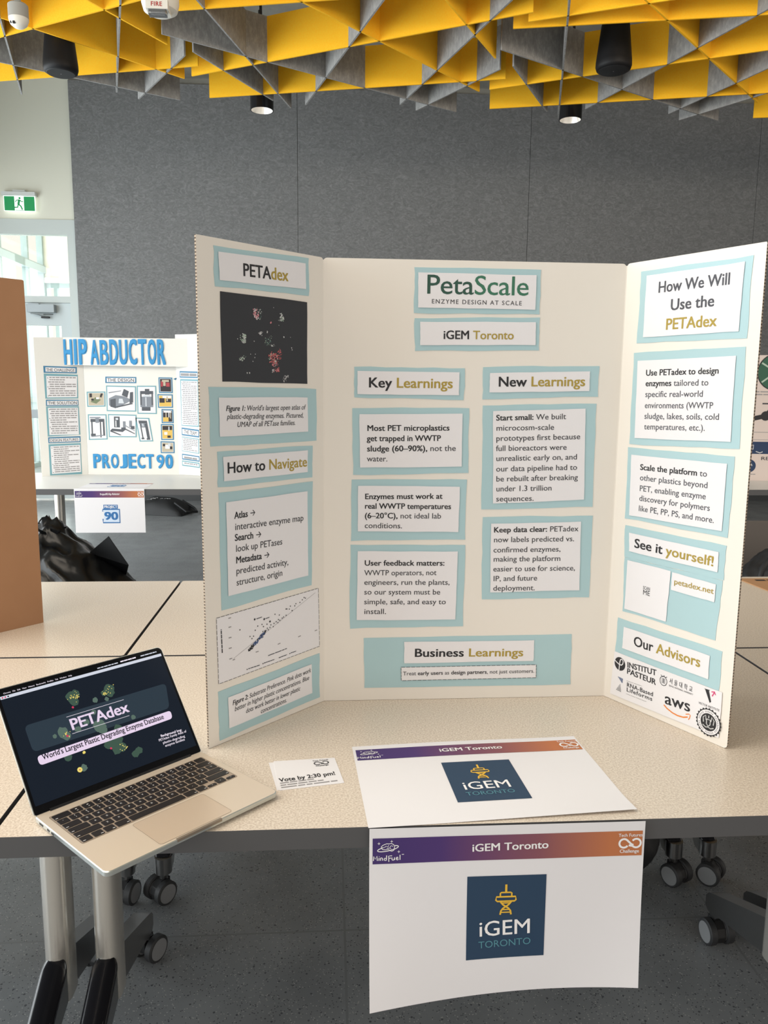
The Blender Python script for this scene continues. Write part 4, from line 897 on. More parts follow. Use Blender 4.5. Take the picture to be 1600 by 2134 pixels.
# ------------------------------------------------------------------ laptop
ang = math.radians(43.93)
LB = T(-0.44816, 1.16765, 0.0) @ RZ(ang)
lap = thing('laptop', 'open slim laptop showing a dark navy web page, overhanging the left front table edge', 'laptop', LB @ T(0, 0, 0.741))
LW, LD, LT = 0.304, 0.2125, 0.0105
m = MB(); o = rrect(0, LW, -LD, 0.004, 0.010, 6)
o2 = rrect(0.0015, LW - 0.0015, -LD + 0.0015, 0.0025, 0.009, 6)
def loft(m, A, za, Bp, zb, mt):
    n = len(A); m.add([(p[0], p[1], za) for p in A] + [(p[0], p[1], zb) for p in Bp], [[k, (k + 1) % n, n + (k + 1) % n, n + k] for k in range(n)], mt)
bt = rrect(0.006, LW - 0.006, -LD + 0.006, -0.002, 0.009, 6)
loft(m, bt, 0.0, o, 0.0035, mAluEdge); loft(m, o, 0.0035, o, LT - 0.001, mAluEdge); loft(m, o, LT - 0.001, o2, LT, mAluEdge)
m.poly(o2, mAlu, LT); m.poly(list(reversed(bt)), mAluEdge, 0.0)
base = m.build('base', lap, smooth=30)
m = MB(); m.slab(rrect(0.112, 0.192, -LD - 0.0004, -LD + 0.004, 0.001), LT - 0.004, LT + 0.0001, mat('thumb_notch', (150, 138, 124), 0.4, 0.5)); m.build('thumb_notch', base)
m = MB()
for y, w in ((-0.022, 0.012), (-0.045, 0.0075), (-0.058, 0.0075)): m.box(-0.0003, 0.001, y - w / 2, y + w / 2, 0.0045, 0.0075, mBlack)
m.build('side_port', base)
m = MB(); tp = rrect(0.0885, 0.2155, -LD + 0.006, -LD + 0.084, 0.005)
m.poly(tp, mat('trackpad_glass', (226, 208, 188), 0.28, 0.4), LT + 0.0002); m.stroke(tp, 0.0005, mat('trackpad_gap', (150, 134, 118), 0.5), LT + 0.0003, True); m.build('trackpad', lap)
KX0, KX1, KY0, KY1 = 0.0135, LW - 0.0135, -0.018, -0.1225
kb = MB(); kr = rrect(KX0, KX1, KY1, KY0, 0.003); kb.poly(kr, mat('keyboard_well', (204, 186, 168), 0.4, 0.6), LT + 0.0001); kb.stroke(kr, 0.0006, mat('well_edge', (110, 98, 88), 0.5), LT + 0.0002, True)
kbo = kb.build('keyboard', lap)
rows = [[('esc', 1.55)] + [('F%d' % k, 1) for k in range(1, 13)] + [('', 1)],
        [(c, 1) for c in '`1234567890-='] + [('del', 1.5)],
        [('tab', 1.5)] + [(c, 1) for c in 'QWERTYUIOP[]\\'],
        [('caps', 1.75)] + [(c, 1) for c in "ASDFGHJKL;'"] + [('ret', 1.8)],
        [('shift', 2.3)] + [(c, 1) for c in 'ZXCVBNM,./'] + [('shift', 2.3)],
        [('fn', 1), ('ctrl', 1), ('opt', 1), ('cmd', 1.25), (' ', 5.2), ('cmd', 1.25), ('opt', 1), ('AL', 1), ('AM', 1), ('AR', 1)]]
rh = (KY0 - KY1 - 0.002) / 6.0
for j, r in enumerate(rows):
    tot = sum(w for _, w in r); u = (KX1 - KX0 - 0.002) / tot; x = KX0 + 0.001; y1 = KY0 - 0.001 - j * rh
    for nm, w in r:
        a, c = x + 0.0013, x + w * u - 0.0013; t0, t1 = y1 - 0.0013, y1 - rh + 0.0013
        x += w * u
        if nm in ('AL', 'AR'): t0 = t1 + (t0 - t1) * 0.48
        km = MB(); pr = [(rrect(a, c, t1, t0, 0.0018, 3), LT + 0.0001), (rrect(a + 0.0002, c - 0.0002, t1 + 0.0002, t0 - 0.0002, 0.0018, 3), LT + 0.0010)]
        loft(km, pr[0][0], pr[0][1], pr[1][0], pr[1][1], mKey); km.poly(pr[1][0], mKey, pr[1][1])
        zt = LT + 0.0012; mx, my = (a + c) / 2, (t0 + t1) / 2
        if len(nm) == 1 and nm.strip():
            if nm in '1234567890':
                line(km, [(nm, 0.01, mKeyInk)], (mx - 0.0011, my - 0.0042), (mx + 0.0011, my - 0.0042), 0.0030, zt)
                line(km, [('!@#$%^&*()'['1234567890'.index(nm)], 0.01, mKeyInk)], (mx - 0.0011, my + 0.0016), (mx + 0.0011, my + 0.0016), 0.0028, zt)
            else: line(km, [(nm, 0.01, mKeyInk)], (mx - 0.0015, my - 0.0015), (mx + 0.0015, my - 0.0015), 0.0034, zt)
        elif nm.startswith('F'): 
            scribble(km, (mx - 0.0015, my + 0.001), (mx + 0.0015, my + 0.001), 0.002, zt, mKeyInk, j, 1); scribble(km, (mx - 0.0012, my - 0.0042), (mx + 0.0012, my - 0.0042), 0.0012, zt, mKeyInk, j, 1)
        elif nm in ('esc', 'tab', 'caps', 'shift', 'ctrl', 'opt', 'cmd', 'fn', 'del', 'ret'):
            xr = a + 0.0015 if nm in ('esc', 'tab', 'caps') or (nm == 'shift' and mx < 0.1) or nm == 'fn' else c - 0.0055
            scribble(km, (xr, t1 + 0.0018), (xr + 0.004, t1 + 0.0018), 0.0013, zt, mKeyInk, j, 1)
        elif nm in ('AL', 'AM', 'AR'): km.poly([(mx - 0.001, my - 0.0008), (mx + 0.001, my - 0.0008), (mx, my + 0.0009)], mKeyInk, zt)
        km.build('key', kbo)
# lid, leaning back
LH = 0.209
LM = T(0, 0, LT) @ RX(-math.radians(36.0)) @ Matrix(((1, 0, 0, 0), (0, 0, -1, 0), (0, 1, 0, 0), (0, 0, 0, 1)))
m = MB(); lo = rrect(0.0, LW, 0.0, LH, [0.004, 0.004, 0.0095, 0.0095], 7)
m.slab(lo, -0.0042, -0.0006, mAluEdge); lid = m.build('lid', lap, LM, bevel=0.001)
m = MB(); m.slab(rrect(0.0012, LW - 0.0012, 0.0005, LH - 0.0012, [0.003, 0.003, 0.0085, 0.0085], 7), -0.0008, 0.0, mBezel); m.build('bezel', lid)
m = MB(); m.cone((0.024, 0.0, -0.002), (LW - 0.024, 0.0, -0.002), 0.0042, 0.0042, mBlackGloss, 16); m.build('hinge', lid, smooth=40)
m = MB(); z = 0.0003
m.poly(rrect(0.0055, LW - 0.0055, 0.0135, LH - 0.006, [0.001, 0.001, 0.006, 0.006], 5), mScreen, z)
m.poly(rrect(0.0055, LW - 0.0055, LH - 0.0135, LH - 0.006, [0.0, 0.0, 0.006, 0.006], 5), mScrMenu, z + 0.0001)
m.poly([(0.0055, LH - 0.0187), (LW - 0.0055, LH - 0.0187), (LW - 0.0055, LH - 0.0136), (0.0055, LH - 0.0136)], mScrBar, z + 0.0001)
z += 0.0002
for k, x in enumerate((0.009, 0.0135, 0.018)): m.disc((x, LH - 0.0161), 0.0013, 0.0013, (mScrRed, mMagenta, mScrMenu)[k], z, 10)
line(m, [('Chrome   File   Edit   View   History   Bookmarks   Profiles   Tab   Window   Help', 0.008, mScrWhite)], (0.0121, 0.1981), (0.1270, 0.1982), 0.0023, z)
scribble(m, (0.1735, 0.1982), (0.2140, 0.1985), 0.0018, z, mScrBar, 4, 5)
scribble(m, (0.2179, 0.1989), (0.2487, 0.1992), 0.0022, z, mScrWhite, 5, 5); scribble(m, (0.2585, 0.1994), (0.2915, 0.1996), 0.0020, z, mScrBar, 6, 5)
for k, (c, r, mt) in enumerate((((0.1141, 0.1627), 0.0115, mScrGreen), ((0.1160, 0.1534), 0.0085, mScrGreen), ((0.1221, 0.1664), 0.008, mScrGreen), ((0.1803, 0.1582), 0.0105, mScrGreen), ((0.1802, 0.1519), 0.009, mScrGreen), ((0.1691, 0.1534), 0.006, mScrGreen), ((0.0814, 0.1098), 0.011, mScrGreenB), ((0.0855, 0.1025), 0.008, mScrGreenB), ((0.0671, 0.1082), 0.004, mScrGreenB),
    ((0.1585, 0.0686), 0.016, mScrGreen), ((0.1493, 0.0674), 0.012, mScrGreen), ((0.1569, 0.0545), 0.010, mScrGreen), ((0.1685, 0.0548), 0.009, mScrGreen), ((0.1716, 0.0869), 0.009, mScrGreen), ((0.1852, 0.0369), 0.0075, mScrGreen), ((0.1929, 0.0403), 0.0075, mScrGreen), ((0.0951, 0.0444), 0.0065, mScrGreenB), ((0.0757, 0.0686), 0.0075, mScrGreen), ((0.1506, 0.1464), 0.0055, mScrGreenB), ((0.1704, 0.1422), 0.0045, mScrGreenB), ((0.1062, 0.1075), 0.006, mScrGreenB), ((0.2044, 0.0976), 0.005, mScrGreenB), ((0.1435, 0.1021), 0.013, mScrGreenB), ((0.1457, 0.0936), 0.009, mScrGreenB), ((0.1412, 0.1273), 0.005, mScrGreenB), ((0.1238, 0.1146), 0.006, mScrGreenB))):
    m.blob(c, r, mt, z + 0.00001 * k, k + 40, 0.28, 14)
g = random.Random(8)
for c, n_, sp_ in (((0.1213, 0.1614), 16, 0.006), ((0.1136, 0.1611), 10, 0.008), ((0.1712, 0.1519), 16, 0.004), ((0.1812, 0.1570), 9, 0.007), ((0.1704, 0.0550), 12, 0.005), ((0.0872, 0.1053), 8, 0.006)):
    for k in range(n_): m.blob((c[0] + g.gauss(0, sp_ * 0.6), c[1] + g.gauss(0, sp_ * 0.6)), g.uniform(0.0006, 0.0012), mScrYel, z + 0.0004, k, 0.3, 7)
for c in ((0.1481, 0.0593), (0.1102, 0.1452), (0.0862, 0.1023)): m.blob(c, 0.0022, mScrRed, z + 0.0004, 3, 0.3, 8)
m.disc((0.0874, 0.0435), 0.0042, 0.0042, mScrYel, z + 0.0004, 16); m.disc((0.0874, 0.0435), 0.0012, 0.0012, mScrRed, z + 0.0005, 8); m.blob((0.1030, 0.0677), 0.003, mScrYel, z + 0.0004, 4, 0.3, 10)
def rq(q, r, mt, z, inner=8):
    """rounded strip through four corners"""
    P = [Vector(p) for p in q]; out = []
    for i in range(4):
        a, b_, c = P[i - 1], P[i], P[(i + 1) % 4]
        u = (a - b_).normalized() * r; w = (c - b_).normalized() * r
        for k in range(inner + 1):
            t = k / inner; out.append(((b_ + u) * (1 - t) ** 2 + b_ * 2 * t * (1 - t) + (b_ + w) * t ** 2)[:])
    m.poly(out, mt, z)
rq([(0.0269, 0.1392), (0.2860, 0.1387), (0.2753, 0.0928), (0.0275, 0.0944)], 0.009, mScreen if False else mBand, z - 0.0001 + 0.00003)
rq([(0.0303, 0.0862), (0.2750, 0.0882), (0.2732, 0.0734), (0.0307, 0.0708)], 0.0062, mPill, z + 0.0006)
line(m, [('PETAdex', 0.022, mPill)], (0.0958, 0.1088), (0.2014, 0.1092), 0.0185, z + 0.0006)
m.stroke([(0.0946, 0.1325), (0.1986, 0.1323)], 0.0006, mScrWhite, z + 0.0006); m.stroke([(0.0947, 0.1031), (0.1984, 0.1026)], 0.0006, mScrWhite, z + 0.0006)
line(m, [("World's Largest Plastic Degrading Enzyme Database", 0.016, mScrInk)], (0.0379, 0.0777), (0.2578, 0.0777), 0.0088, z + 0.0009)
line(m, [('Background Img:', 0.018, mScrWhite)], (0.2394, 0.0487), (0.2819, 0.0468), 0.0042, z + 0.0006)
for t_, p0, p1 in (('PETAdex Family Atlas of', (0.2332, 0.0425), (0.2891, 0.0417)), ('plastic-degrading', (0.2386, 0.0361), (0.2830, 0.0344)), ('enzyme families', (0.2407, 0.0300), (0.2807, 0.0290))): line(m, [(t_, 0.006, mScrWhite)], p0, p1, 0.0042, z + 0.0006)
m.build('screen', lid)

# ------------------------------------------------------------------ brown cardboard display board, seen from behind
c1 = Vector((-0.8031, 2.2404)); c0 = Vector((-0.8856, 2.1498)); dv = (c0 - c1).normalized()
kbd = thing('cardboard_board', 'plain brown cardboard back of a display board standing at the left edge', 'poster board', T(c1.x, c1.y, 0.7402))
KF = Matrix(((-dv.x, 0, dv.y, 0), (-dv.y, 0, -dv.x, 0), (0, 1, 0, 0), (0, 0, 0, 1)))
m = MB(); m.slab([(-0.31, 0), (0, 0), (0.0005, 0.86), (0.0, 0.932), (-0.004, 0.934), (-0.31, 0.934)], -0.002, 0.002, mKraft, mFlute)
m.build('side_panel', kbd, KF)
m = MB(); m.stroke([(-0.088, 0.372), (-0.082, 0.365), (-0.076, 0.371), (-0.078, 0.381)], 0.0025, mInk, 0.0024); m.disc((-0.006, 0.40), 0.006, 0.012, mat('torn_paper', (190, 152, 122), 0.9), 0.0023, 9); m.build('scuff_mark', kbd, KF)
q2 = Vector((-0.31 * -dv.x, -0.31 * -dv.y)) * 1.0
m = MB(); m.slab([(0, 0), (0.61, 0), (0.61, 0.934), (0, 0.934)], -0.002, 0.002, mKraft, mFlute)
E2 = Vector(c1) + dv * 0.31
ux = Vector((-0.86, 0.5, 0)).normalized()
M2 = Matrix((ux, Vector((0, 0, 1)), ux.cross(Vector((0, 0, 1))))).transposed().to_4x4(); M2.translation = Vector((E2.x - c1.x, E2.y - c1.y, 0))
m.build('main_panel', kbd, M2)

# kraft sheet with block lettering on the right hand second table
ks = thing('kraft_sheet', 'brown kraft sheet with dark block marks lying on the second-row table at the right edge', 'paper sheet', T(1.47, 2.48, 0.7402))
m = MB(); m.slab([(-0.02, 0.205), (0.0, 0.005), (0.34, -0.03), (0.36, 0.20)], 0.0, 0.003, mat('kraft_paper', (176, 134, 96), 0.85))
scribble(m, (0.03, 0.165), (0.33, 0.160), 0.018, 0.0035, mInk, 3, 6); scribble(m, (0.06, 0.125), (0.33, 0.118), 0.018, 0.0035, mInk, 4, 5); scribble(m, (0.10, 0.085), (0.30, 0.08), 0.006, 0.0035, mInk, 6, 3)
m.build('sheet', ks)

# ------------------------------------------------------------------ the hip abductor stand at the back left
HY0, HY1 = 5.215, 6.2
def plain_table(label, x0, x1, y0, y1, legs, rail=None):
    t = thing('display_table', label, 'table', T((x0 + x1) / 2, (y0 + y1) / 2, 0)); w, d = (x1 - x0) / 2, (y1 - y0) / 2
    m = MB(); m.slab(rrect(-w, w, -d, d, 0.01, 3), 0.735, 0.74, mWhiteTop, mEdge); m.build('tabletop', t)
    m = MB(); m.slab(rrect(-w, w, -d, d, 0.01, 3), 0.702, 0.735, mEdge); m.build('edge_band', t)
    for lx in legs:
        X = lx - (x0 + x1) / 2
        m = MB(); m.slab(stadium(0.06, 0.09), 0.13, 0.70, mChrome); m.build('column', t, T(X, 0, 0), smooth=30)
        m = MB(); m.prism([(-0.36, 0.085), (-0.36, 0.115), (0, 0.2), (0.36, 0.115), (0.36, 0.085), (0, 0.14)], YZ, -0.022, 0.022, mChromeDull); ft = m.build('foot', t, T(X, 0, 0), bevel=0.005)
        for sy in (-0.34, 0.34):
            ca = caster_bm(0.4).build('caster', ft, T(0, sy, 0))
    if rail:
        m = MB(); m.box(rail[0] - (x0 + x1) / 2, rail[1] - (x0 + x1) / 2, -0.02, 0.0, 0.645, 0.70, mWhiteTop); m.build('apron_rail', t)
    return t
plain_table('pale table at the back left carrying the poster board with blue lettering', -2.35, -0.45, HY0, HY1, (-1.885, -0.72), (-1.28, -0.93))
plain_table('pale table far back at the right edge under the poster board with blue banners', 2.55, 4.3, 5.2, 6.15, (4.1,))
hb = thing('trifold_board', 'smaller white tri-fold poster board with blue cut-out lettering on the back left table', 'poster board', T(-1.45, 6.05, 0.74))
HI = T(1.45, -6.05, -0.74)
FH_ = frame((-1.787, 6.078, 0.7405), (1, 0, 0)); FHL = frame((-2.079, 5.945, 0.7405), (0.292, 0.133, 0)); FHR = frame((-1.121, 6.078, 0.7405), (0.173, -0.096, 0))
def hpanel(F, pts):
    m = MB(); m.slab(pts, -0.004, 0.0, mat('white_board_cool', (232, 231, 226), 0.75)); return m.build('panel', hb, HI @ F)
hpanel(FH_, [(0, 0), (0.667, 0), (0.667, 1.0), (0, 1.0)])
hpanel(FHL, [(0, 0), (0.32, 0), (0.32, 1.0), (-0.0065, 0.9897)])
hpanel(FHR, [(0, 0.001), (0.32, 0.001), (0.32, 1.03), (0, 1.03)])
# header strip standing across the top
FHH = frame((-1.9465, 6.02, 0.7405), (1, -0.01, 0))
def hsheet(F, name, quad, mt, z0=0.001, z1=0.002):
    m = MB(); m.slab(quad, z0, z1, mt); return m
m = MB(); m.slab([(-0.1287, 0.9966), (0.7675, 0.9982), (0.7619, 0.7972), (-0.1284, 0.8013)], 0.05, 0.054, mat('white_board_cool', (232, 231, 226)))
hs = m.build('header_strip', hb, HI @ FH_)
def cutword(m, word, p0, p1, h, z, amp=1):
    """hand-cut letters, one after another, each a little different in width and height"""
    n = len(word); P0 = Vector(p0); P1 = Vector(p1); g = random.Random(len(word)); ws = [0.2 if c == ' ' else (0.55 if c == 'I' else 1.0) for c in word]; tot = sum(ws); x = 0
    for c, w in zip(word, ws):
        a = P0.lerp(P1, (x + 0.06 * w) / tot); e = P0.lerp(P1, (x + 0.97 * w) / tot); x += w
        if c == ' ': continue
        vs, fs = run(c, 0.05 if c not in 'B9' else 0.03)
        x0 = min(v[0] for v in vs); x1 = max(v[0] for v in vs); y0 = min(v[1] for v in vs); y1 = max(v[1] for v in vs); hh = h * g.uniform(0.97, 1.03)
        d = e - a
        k = 0.32 if c == 'I' else 0.0
        P = [(a.x + d.x * (k / 2 + (1 - k) * (vx - x0) / (x1 - x0)), a.y + d.y * (vx - x0) / (x1 - x0) + hh * (vy - y0) / (y1 - y0), z + vz * 30) for vx, vy, vz in vs]
        m.add(P, fs, mBlueCut)
m = MB(); cutword(m, 'HIP ABDUCTOR', (-0.1216, 0.8013), (0.6091, 0.8094), 0.182, 0.0545); m.build('cut_lettering', hs, None)
m = MB(); cutword(m, 'PROJECT 90', (0.0356, 0.0462), (0.6273, 0.0440), 0.108, 0.001); m.build('cut_lettering', hb, HI @ FH_)
def hcard(F, outer, inner, mo, fn=None, name='print_card'):
    m = MB(); m.slab(outer, 0.0005, 0.0012, mo); c = m.build(name, hb, HI @ F)
    m = MB(); m.slab(inner, 0.0016, 0.0022, mPaper)
    if fn: fn(m, 0.0026)
    m.build('paper', c)
def inset(q, d):
    P = [Vector(p) for p in q]; c = sum(P, Vector((0, 0))) / 4
    return [(p.x + (d if c.x > p.x else -d), p.y + (d if c.y > p.y else -d)) for p in P]
def texts(q, n, seed, mt=None):
    def fn(m, z):
        P = [Vector(p) for p in q]; g = random.Random(seed)          # q: tl tr br bl
        for k in range(n):
            t = (k + 0.9) / (n + 0.6); a = P[0].lerp(P[3], t); e = P[1].lerp(P[2], t); ind = 0.1 if g.random() < 0.7 else 0.06
            if k % 4 == 0:
                o = a.lerp(e, 0.045); m.disc(o, 0.003, 0.003, mInkG, z, 6)
            s = a.lerp(e, ind); f = a.lerp(e, g.choice((0.97, 0.96, 0.95, 0.6)))
            scribble(m, s, f, (P[0] - P[3]).length / n * 0.42, z, mt or mInkL, seed * 31 + k, 6)
    return fn
def title(t, p0, p1, h):
    return lambda m, z: line(m, [(t, 0.008, mInkG)], p0, p1, h, z)
hcard(FHL, [(0.0492, 0.7919), (0.2754, 0.7880), (0.2733, 0.7415), (0.0498, 0.7429)], [(0.0630, 0.7821), (0.2651, 0.7785), (0.2638, 0.7499), (0.0624, 0.7516)], mBlueFrame, title('THE CHALLENGE', (0.0664, 0.7551), (0.2590, 0.7533), 0.020))
q = [(0.0646, 0.7211), (0.2739, 0.7208), (0.2668, 0.5700), (0.0631, 0.5678)]
hcard(FHL, [(0.0495, 0.7379), (0.2788, 0.7329), (0.2747, 0.5613), (0.0514, 0.5592)], q, mAqua, texts(q, 9, 1))
hcard(FHL, [(0.0543, 0.5524), (0.2743, 0.5519), (0.2739, 0.5090), (0.0529, 0.5068)], [(0.0618, 0.5438), (0.2690, 0.5456), (0.2693, 0.5153), (0.0603, 0.5130)], mBlueFrame, title('THE SOLUTION', (0.0669, 0.5181), (0.2645, 0.5195), 0.021))
q = [(0.0647, 0.4941), (0.2693, 0.4951), (0.2674, 0.2985), (0.0653, 0.2973)]
hcard(FHL, [(0.0527, 0.5034), (0.2754, 0.5055), (0.2774, 0.2973), (0.0534, 0.2871)], q, mAqua, texts(q, 12, 2))
hcard(FHL, [(0.0548, 0.2819), (0.2769, 0.2860), (0.2758, 0.2418), (0.0558, 0.2384)], [(0.0640, 0.2730), (0.2697, 0.2756), (0.2695, 0.2491), (0.0626, 0.2452)], mBlueFrame, title('DESIGN FEATURES', (0.0670, 0.2486), (0.2620, 0.2528), 0.019))
q = [(0.0677, 0.2172), (0.2706, 0.2225), (0.2696, 0.0213), (0.0687, 0.0139)]
hcard(FHL, [(0.0554, 0.2315), (0.2762, 0.2347), (0.2756, 0.0049), (0.0551, 0.0039)], q, mAqua, texts(q, 13, 3))
hcard(FH_, [(0.1542, 0.7213), (0.3771, 0.7207), (0.3754, 0.6754), (0.1522, 0.6750)], [(0.1642, 0.7127), (0.3681, 0.7130), (0.3670, 0.6834), (0.1629, 0.6824)], mBlueFrame, title('THE DESIGN', (0.1682, 0.6849), (0.3619, 0.6858), 0.024))
dk = mat('drawing_dark', (86, 90, 98), 0.7); md = mat('drawing_mid', (134, 140, 150), 0.7); lt = mat('drawing_light', (206, 212, 220), 0.7)
tan = mat('photo_tan', (190, 180, 160), 0.7); yel = mat('photo_yellow', (222, 186, 96), 0.7); drk = mat('photo_dark', (52, 48, 52), 0.7); grn = mat('photo_olive', (116, 128, 100), 0.7); rd = mat('photo_red', (176, 70, 78), 0.7)
def photo(q, bgm, items):
    def fn(m, z):
        P = [Vector(p) for p in q]
        at = lambda u, v: P[3].lerp(P[2], u).lerp(P[0].lerp(P[1], u), v)
        m.poly([at(0.03, 0.03), at(0.97, 0.03), at(0.97, 0.97), at(0.03, 0.97)], bgm, z)
        for k, (mt, pts) in enumerate(items): m.poly([at(*p) for p in pts], mt, z + 0.0003 + 0.0002 * k)
    return fn
def R4(x0, y0, x1, y1): return [(x0, y0), (x1, y0), (x1, y1), (x0, y1)]
def pc(outer, bgm, items, mo):
    q = inset(outer, 0.008); hcard(FH_, outer, q, mo, photo(q, bgm, items), 'picture_card')
pc([(0.0149, 0.6104), (0.1496, 0.6133), (0.1465, 0.5030), (0.0149, 0.5002)], tan, [(grn, [(0.15, 0.3), (0.5, 0.15), (0.8, 0.45), (0.45, 0.65)]), (drk, R4(0.1, 0.65, 0.25, 0.95)), (drk, [(0.72, 0.7), (0.82, 0.6), (0.92, 0.92), (0.8, 0.95)]), (mPaper, R4(0.5, 0.5, 0.68, 0.64)), (drk, R4(0.2, 0.4, 0.35, 0.55))], mAqua)
pc([(0.1566, 0.6570), (0.3728, 0.6538), (0.3675, 0.4677), (0.1537, 0.4697)], mPaper, [(md, [(0.05, 0.2), (0.35, 0.1), (0.75, 0.35), (0.9, 0.45), (0.6, 0.6), (0.3, 0.65), (0.05, 0.5)]), (dk, [(0.1, 0.15), (0.3, 0.08), (0.3, 0.5), (0.1, 0.45)]), (dk, [(0.52, 0.65), (0.72, 0.55), (0.78, 0.82), (0.6, 0.92)]), (dk, [(0.8, 0.3), (0.93, 0.35), (0.93, 0.8), (0.82, 0.78)]), (dk, [(0.3, 0.1), (0.92, 0.28), (0.9, 0.33), (0.3, 0.16)]), (md, [(0.05, 0.72), (0.5, 0.82), (0.5, 0.85), (0.05, 0.76)]), (lt, [(0.4, 0.3), (0.6, 0.3), (0.55, 0.5), (0.42, 0.5)])], mAqua)
pc([(0.3781, 0.6573), (0.5189, 0.6586), (0.5171, 0.4511), (0.3756, 0.4519)], mPaper, [(dk, R4(0.12, 0.72, 0.88, 0.84)), (dk, R4(0.4, 0.7, 0.66, 0.92)), (md, R4(0.12, 0.22, 0.86, 0.62)), (lt, R4(0.42, 0.25, 0.48, 0.6)), (dk, R4(0.2, 0.08, 0.7, 0.22)), (dk, R4(0.12, 0.3, 0.2, 0.75)), (dk, R4(0.78, 0.3, 0.86, 0.75)), (lt, R4(0.3, 0.62, 0.7, 0.68))], mAqua)
pc([(0.0158, 0.4458), (0.1510, 0.4468), (0.1517, 0.2610), (0.0157, 0.2568)], mPaper, [(dk, R4(0.08, 0.72, 0.92, 0.85)), (md, R4(0.05, 0.88, 0.7, 0.93)), (md, R4(0.38, 0.68, 0.6, 0.9)), (dk, R4(0.12, 0.1, 0.2, 0.72)), (dk, R4(0.64, 0.05, 0.71, 0.72)), (dk, R4(0.82, 0.12, 0.92, 0.72)), (dk, R4(0.08, 0.12, 0.36, 0.22)), (md, [(0.1, 0.08), (0.85, 0.12), (0.85, 0.16), (0.1, 0.12)])], mAqua)
pc([(0.1615, 0.4486), (0.3684, 0.4448), (0.3639, 0.2781), (0.1612, 0.2788)], mPaper, [(dk, R4(0.18, 0.42, 0.4, 0.94)), (lt, R4(0.24, 0.78, 0.34, 0.88)), (mPaper, R4(0.23, 0.45, 0.27, 0.75)), (dk, [(0.02, 0.26), (0.5, 0.2), (0.62, 0.32), (0.1, 0.36)]), (md, R4(0.52, 0.4, 0.62, 0.72)), (dk, R4(0.45, 0.3, 0.62, 0.42)), (md, R4(0.76, 0.45, 0.86, 0.76)), (dk, R4(0.82, 0.35, 0.96, 0.5)), (dk, [(0.6, 0.32), (0.97, 0.1), (0.97, 0.14), (0.6, 0.38)]), (dk, [(0.02, 0.22), (0.4, 0.04), (0.45, 0.06), (0.04, 0.28)]), (md, [(0.6, 0.5), (0.97, 0.25), (0.97, 0.28), (0.6, 0.54)])], mAqua)
pc([(0.3589, 0.4235), (0.4602, 0.4224), (0.4839, 0.2483), (0.3837, 0.2461)], mPaper, [(dk, R4(0.14, 0.78, 0.86, 0.92)), (md, R4(0.25, 0.6, 0.75, 0.8)), (dk, R4(0.2, 0.1, 0.3, 0.78)), (dk, R4(0.62, 0.06, 0.86, 0.78)), (dk, R4(0.12, 0.06, 0.36, 0.13)), (dk, R4(0.55, 0.03, 0.85, 0.1)), (lt, R4(0.4, 0.65, 0.5, 0.78))], mAqua)
pc([(0.5367, 0.7199), (0.6376, 0.7192), (0.6376, 0.6054), (0.5381, 0.6062)], drk, [(rd, [(0.1, 0.4), (0.25, 0.4), (0.3, 0.8), (0.12, 0.8)]), (tan, R4(0.3, 0.45, 0.5, 0.75)), (rd, R4(0.55, 0.4, 0.85, 0.7)), (tan, R4(0.2, 0.75, 0.8, 0.9))], mBlueFrame)
pc([(0.5256, 0.5974), (0.6373, 0.5966), (0.6360, 0.4979), (0.5274, 0.4971)], yel, [(drk, R4(0.05, 0.35, 0.45, 0.75)), (mPaper, R4(0.3, 0.75, 0.95, 0.95)), (drk, R4(0.55, 0.4, 0.95, 0.7)), (tan, R4(0.6, 0.5, 0.7, 0.9))], mBlueFrame)
pc([(0.5516, 0.4885), (0.6374, 0.4873), (0.6378, 0.3846), (0.5499, 0.3840)], drk, [(yel, R4(0.05, 0.05, 0.6, 0.4)), (mPaper, R4(0.1, 0.8, 0.9, 0.95)), (tan, R4(0.3, 0.4, 0.4, 0.8)), (mPaper, R4(0.6, 0.4, 0.68, 0.85)), (tan, R4(0.75, 0.3, 0.85, 0.8))], mBlueFrame)
pc([(0.5427, 0.3769), (0.6376, 0.3774), (0.6357, 0.2598), (0.5423, 0.2593)], yel, [(drk, R4(0.05, 0.65, 0.95, 0.95)), (mPaper, R4(0.2, 0.3, 0.5, 0.5)), (drk, R4(0.5, 0.08, 0.8, 0.25)), (lt, R4(0.6, 0.6, 0.7, 0.9))], mBlueFrame)
pc([(0.5367, 0.2504), (0.6389, 0.2473), (0.6380, 0.1612), (0.5355, 0.1608)], tan, [(mPaper, R4(0.3, 0.35, 0.7, 0.75)), (drk, R4(0.1, 0.6, 0.3, 0.85)), (lt, R4(0.55, 0.55, 0.75, 0.9)), (drk, R4(0.7, 0.3, 0.9, 0.6))], mBlueFrame)
m = MB(); q = [(0.6442, 0.7088), (0.6637, 0.7177), (0.6632, 0.7002)]; m.slab(q, 0.001, 0.002, mBlueFrame); m.slab([(0.6601, 0.7142), (0.6884, 0.7284), (0.6899, 0.7197), (0.6615, 0.7037)], 0.001, 0.002, mBlueFrame); m.build('paper_arrow', hb, HI @ FH_)
hcard(FHR, [(0.0344, 0.7666), (0.1958, 0.7632), (0.1965, 0.7167), (0.0326, 0.7196)], [(0.0406, 0.7562), (0.1933, 0.7528), (0.1933, 0.7253), (0.0396, 0.7283)], mBlueFrame, lambda m, z: scribble(m, (0.0441, 0.7318), (0.1882, 0.7287), 0.02, z, mInkL, 5, 2))
q = [(0.0450, 0.6970), (0.1949, 0.6943), (0.1895, 0.3706), (0.0397, 0.3734)]
hcard(FHR, [(0.0366, 0.7091), (0.1983, 0.7064), (0.1957, 0.3620), (0.0350, 0.3679)], q, mAqua, texts(q, 23, 4))
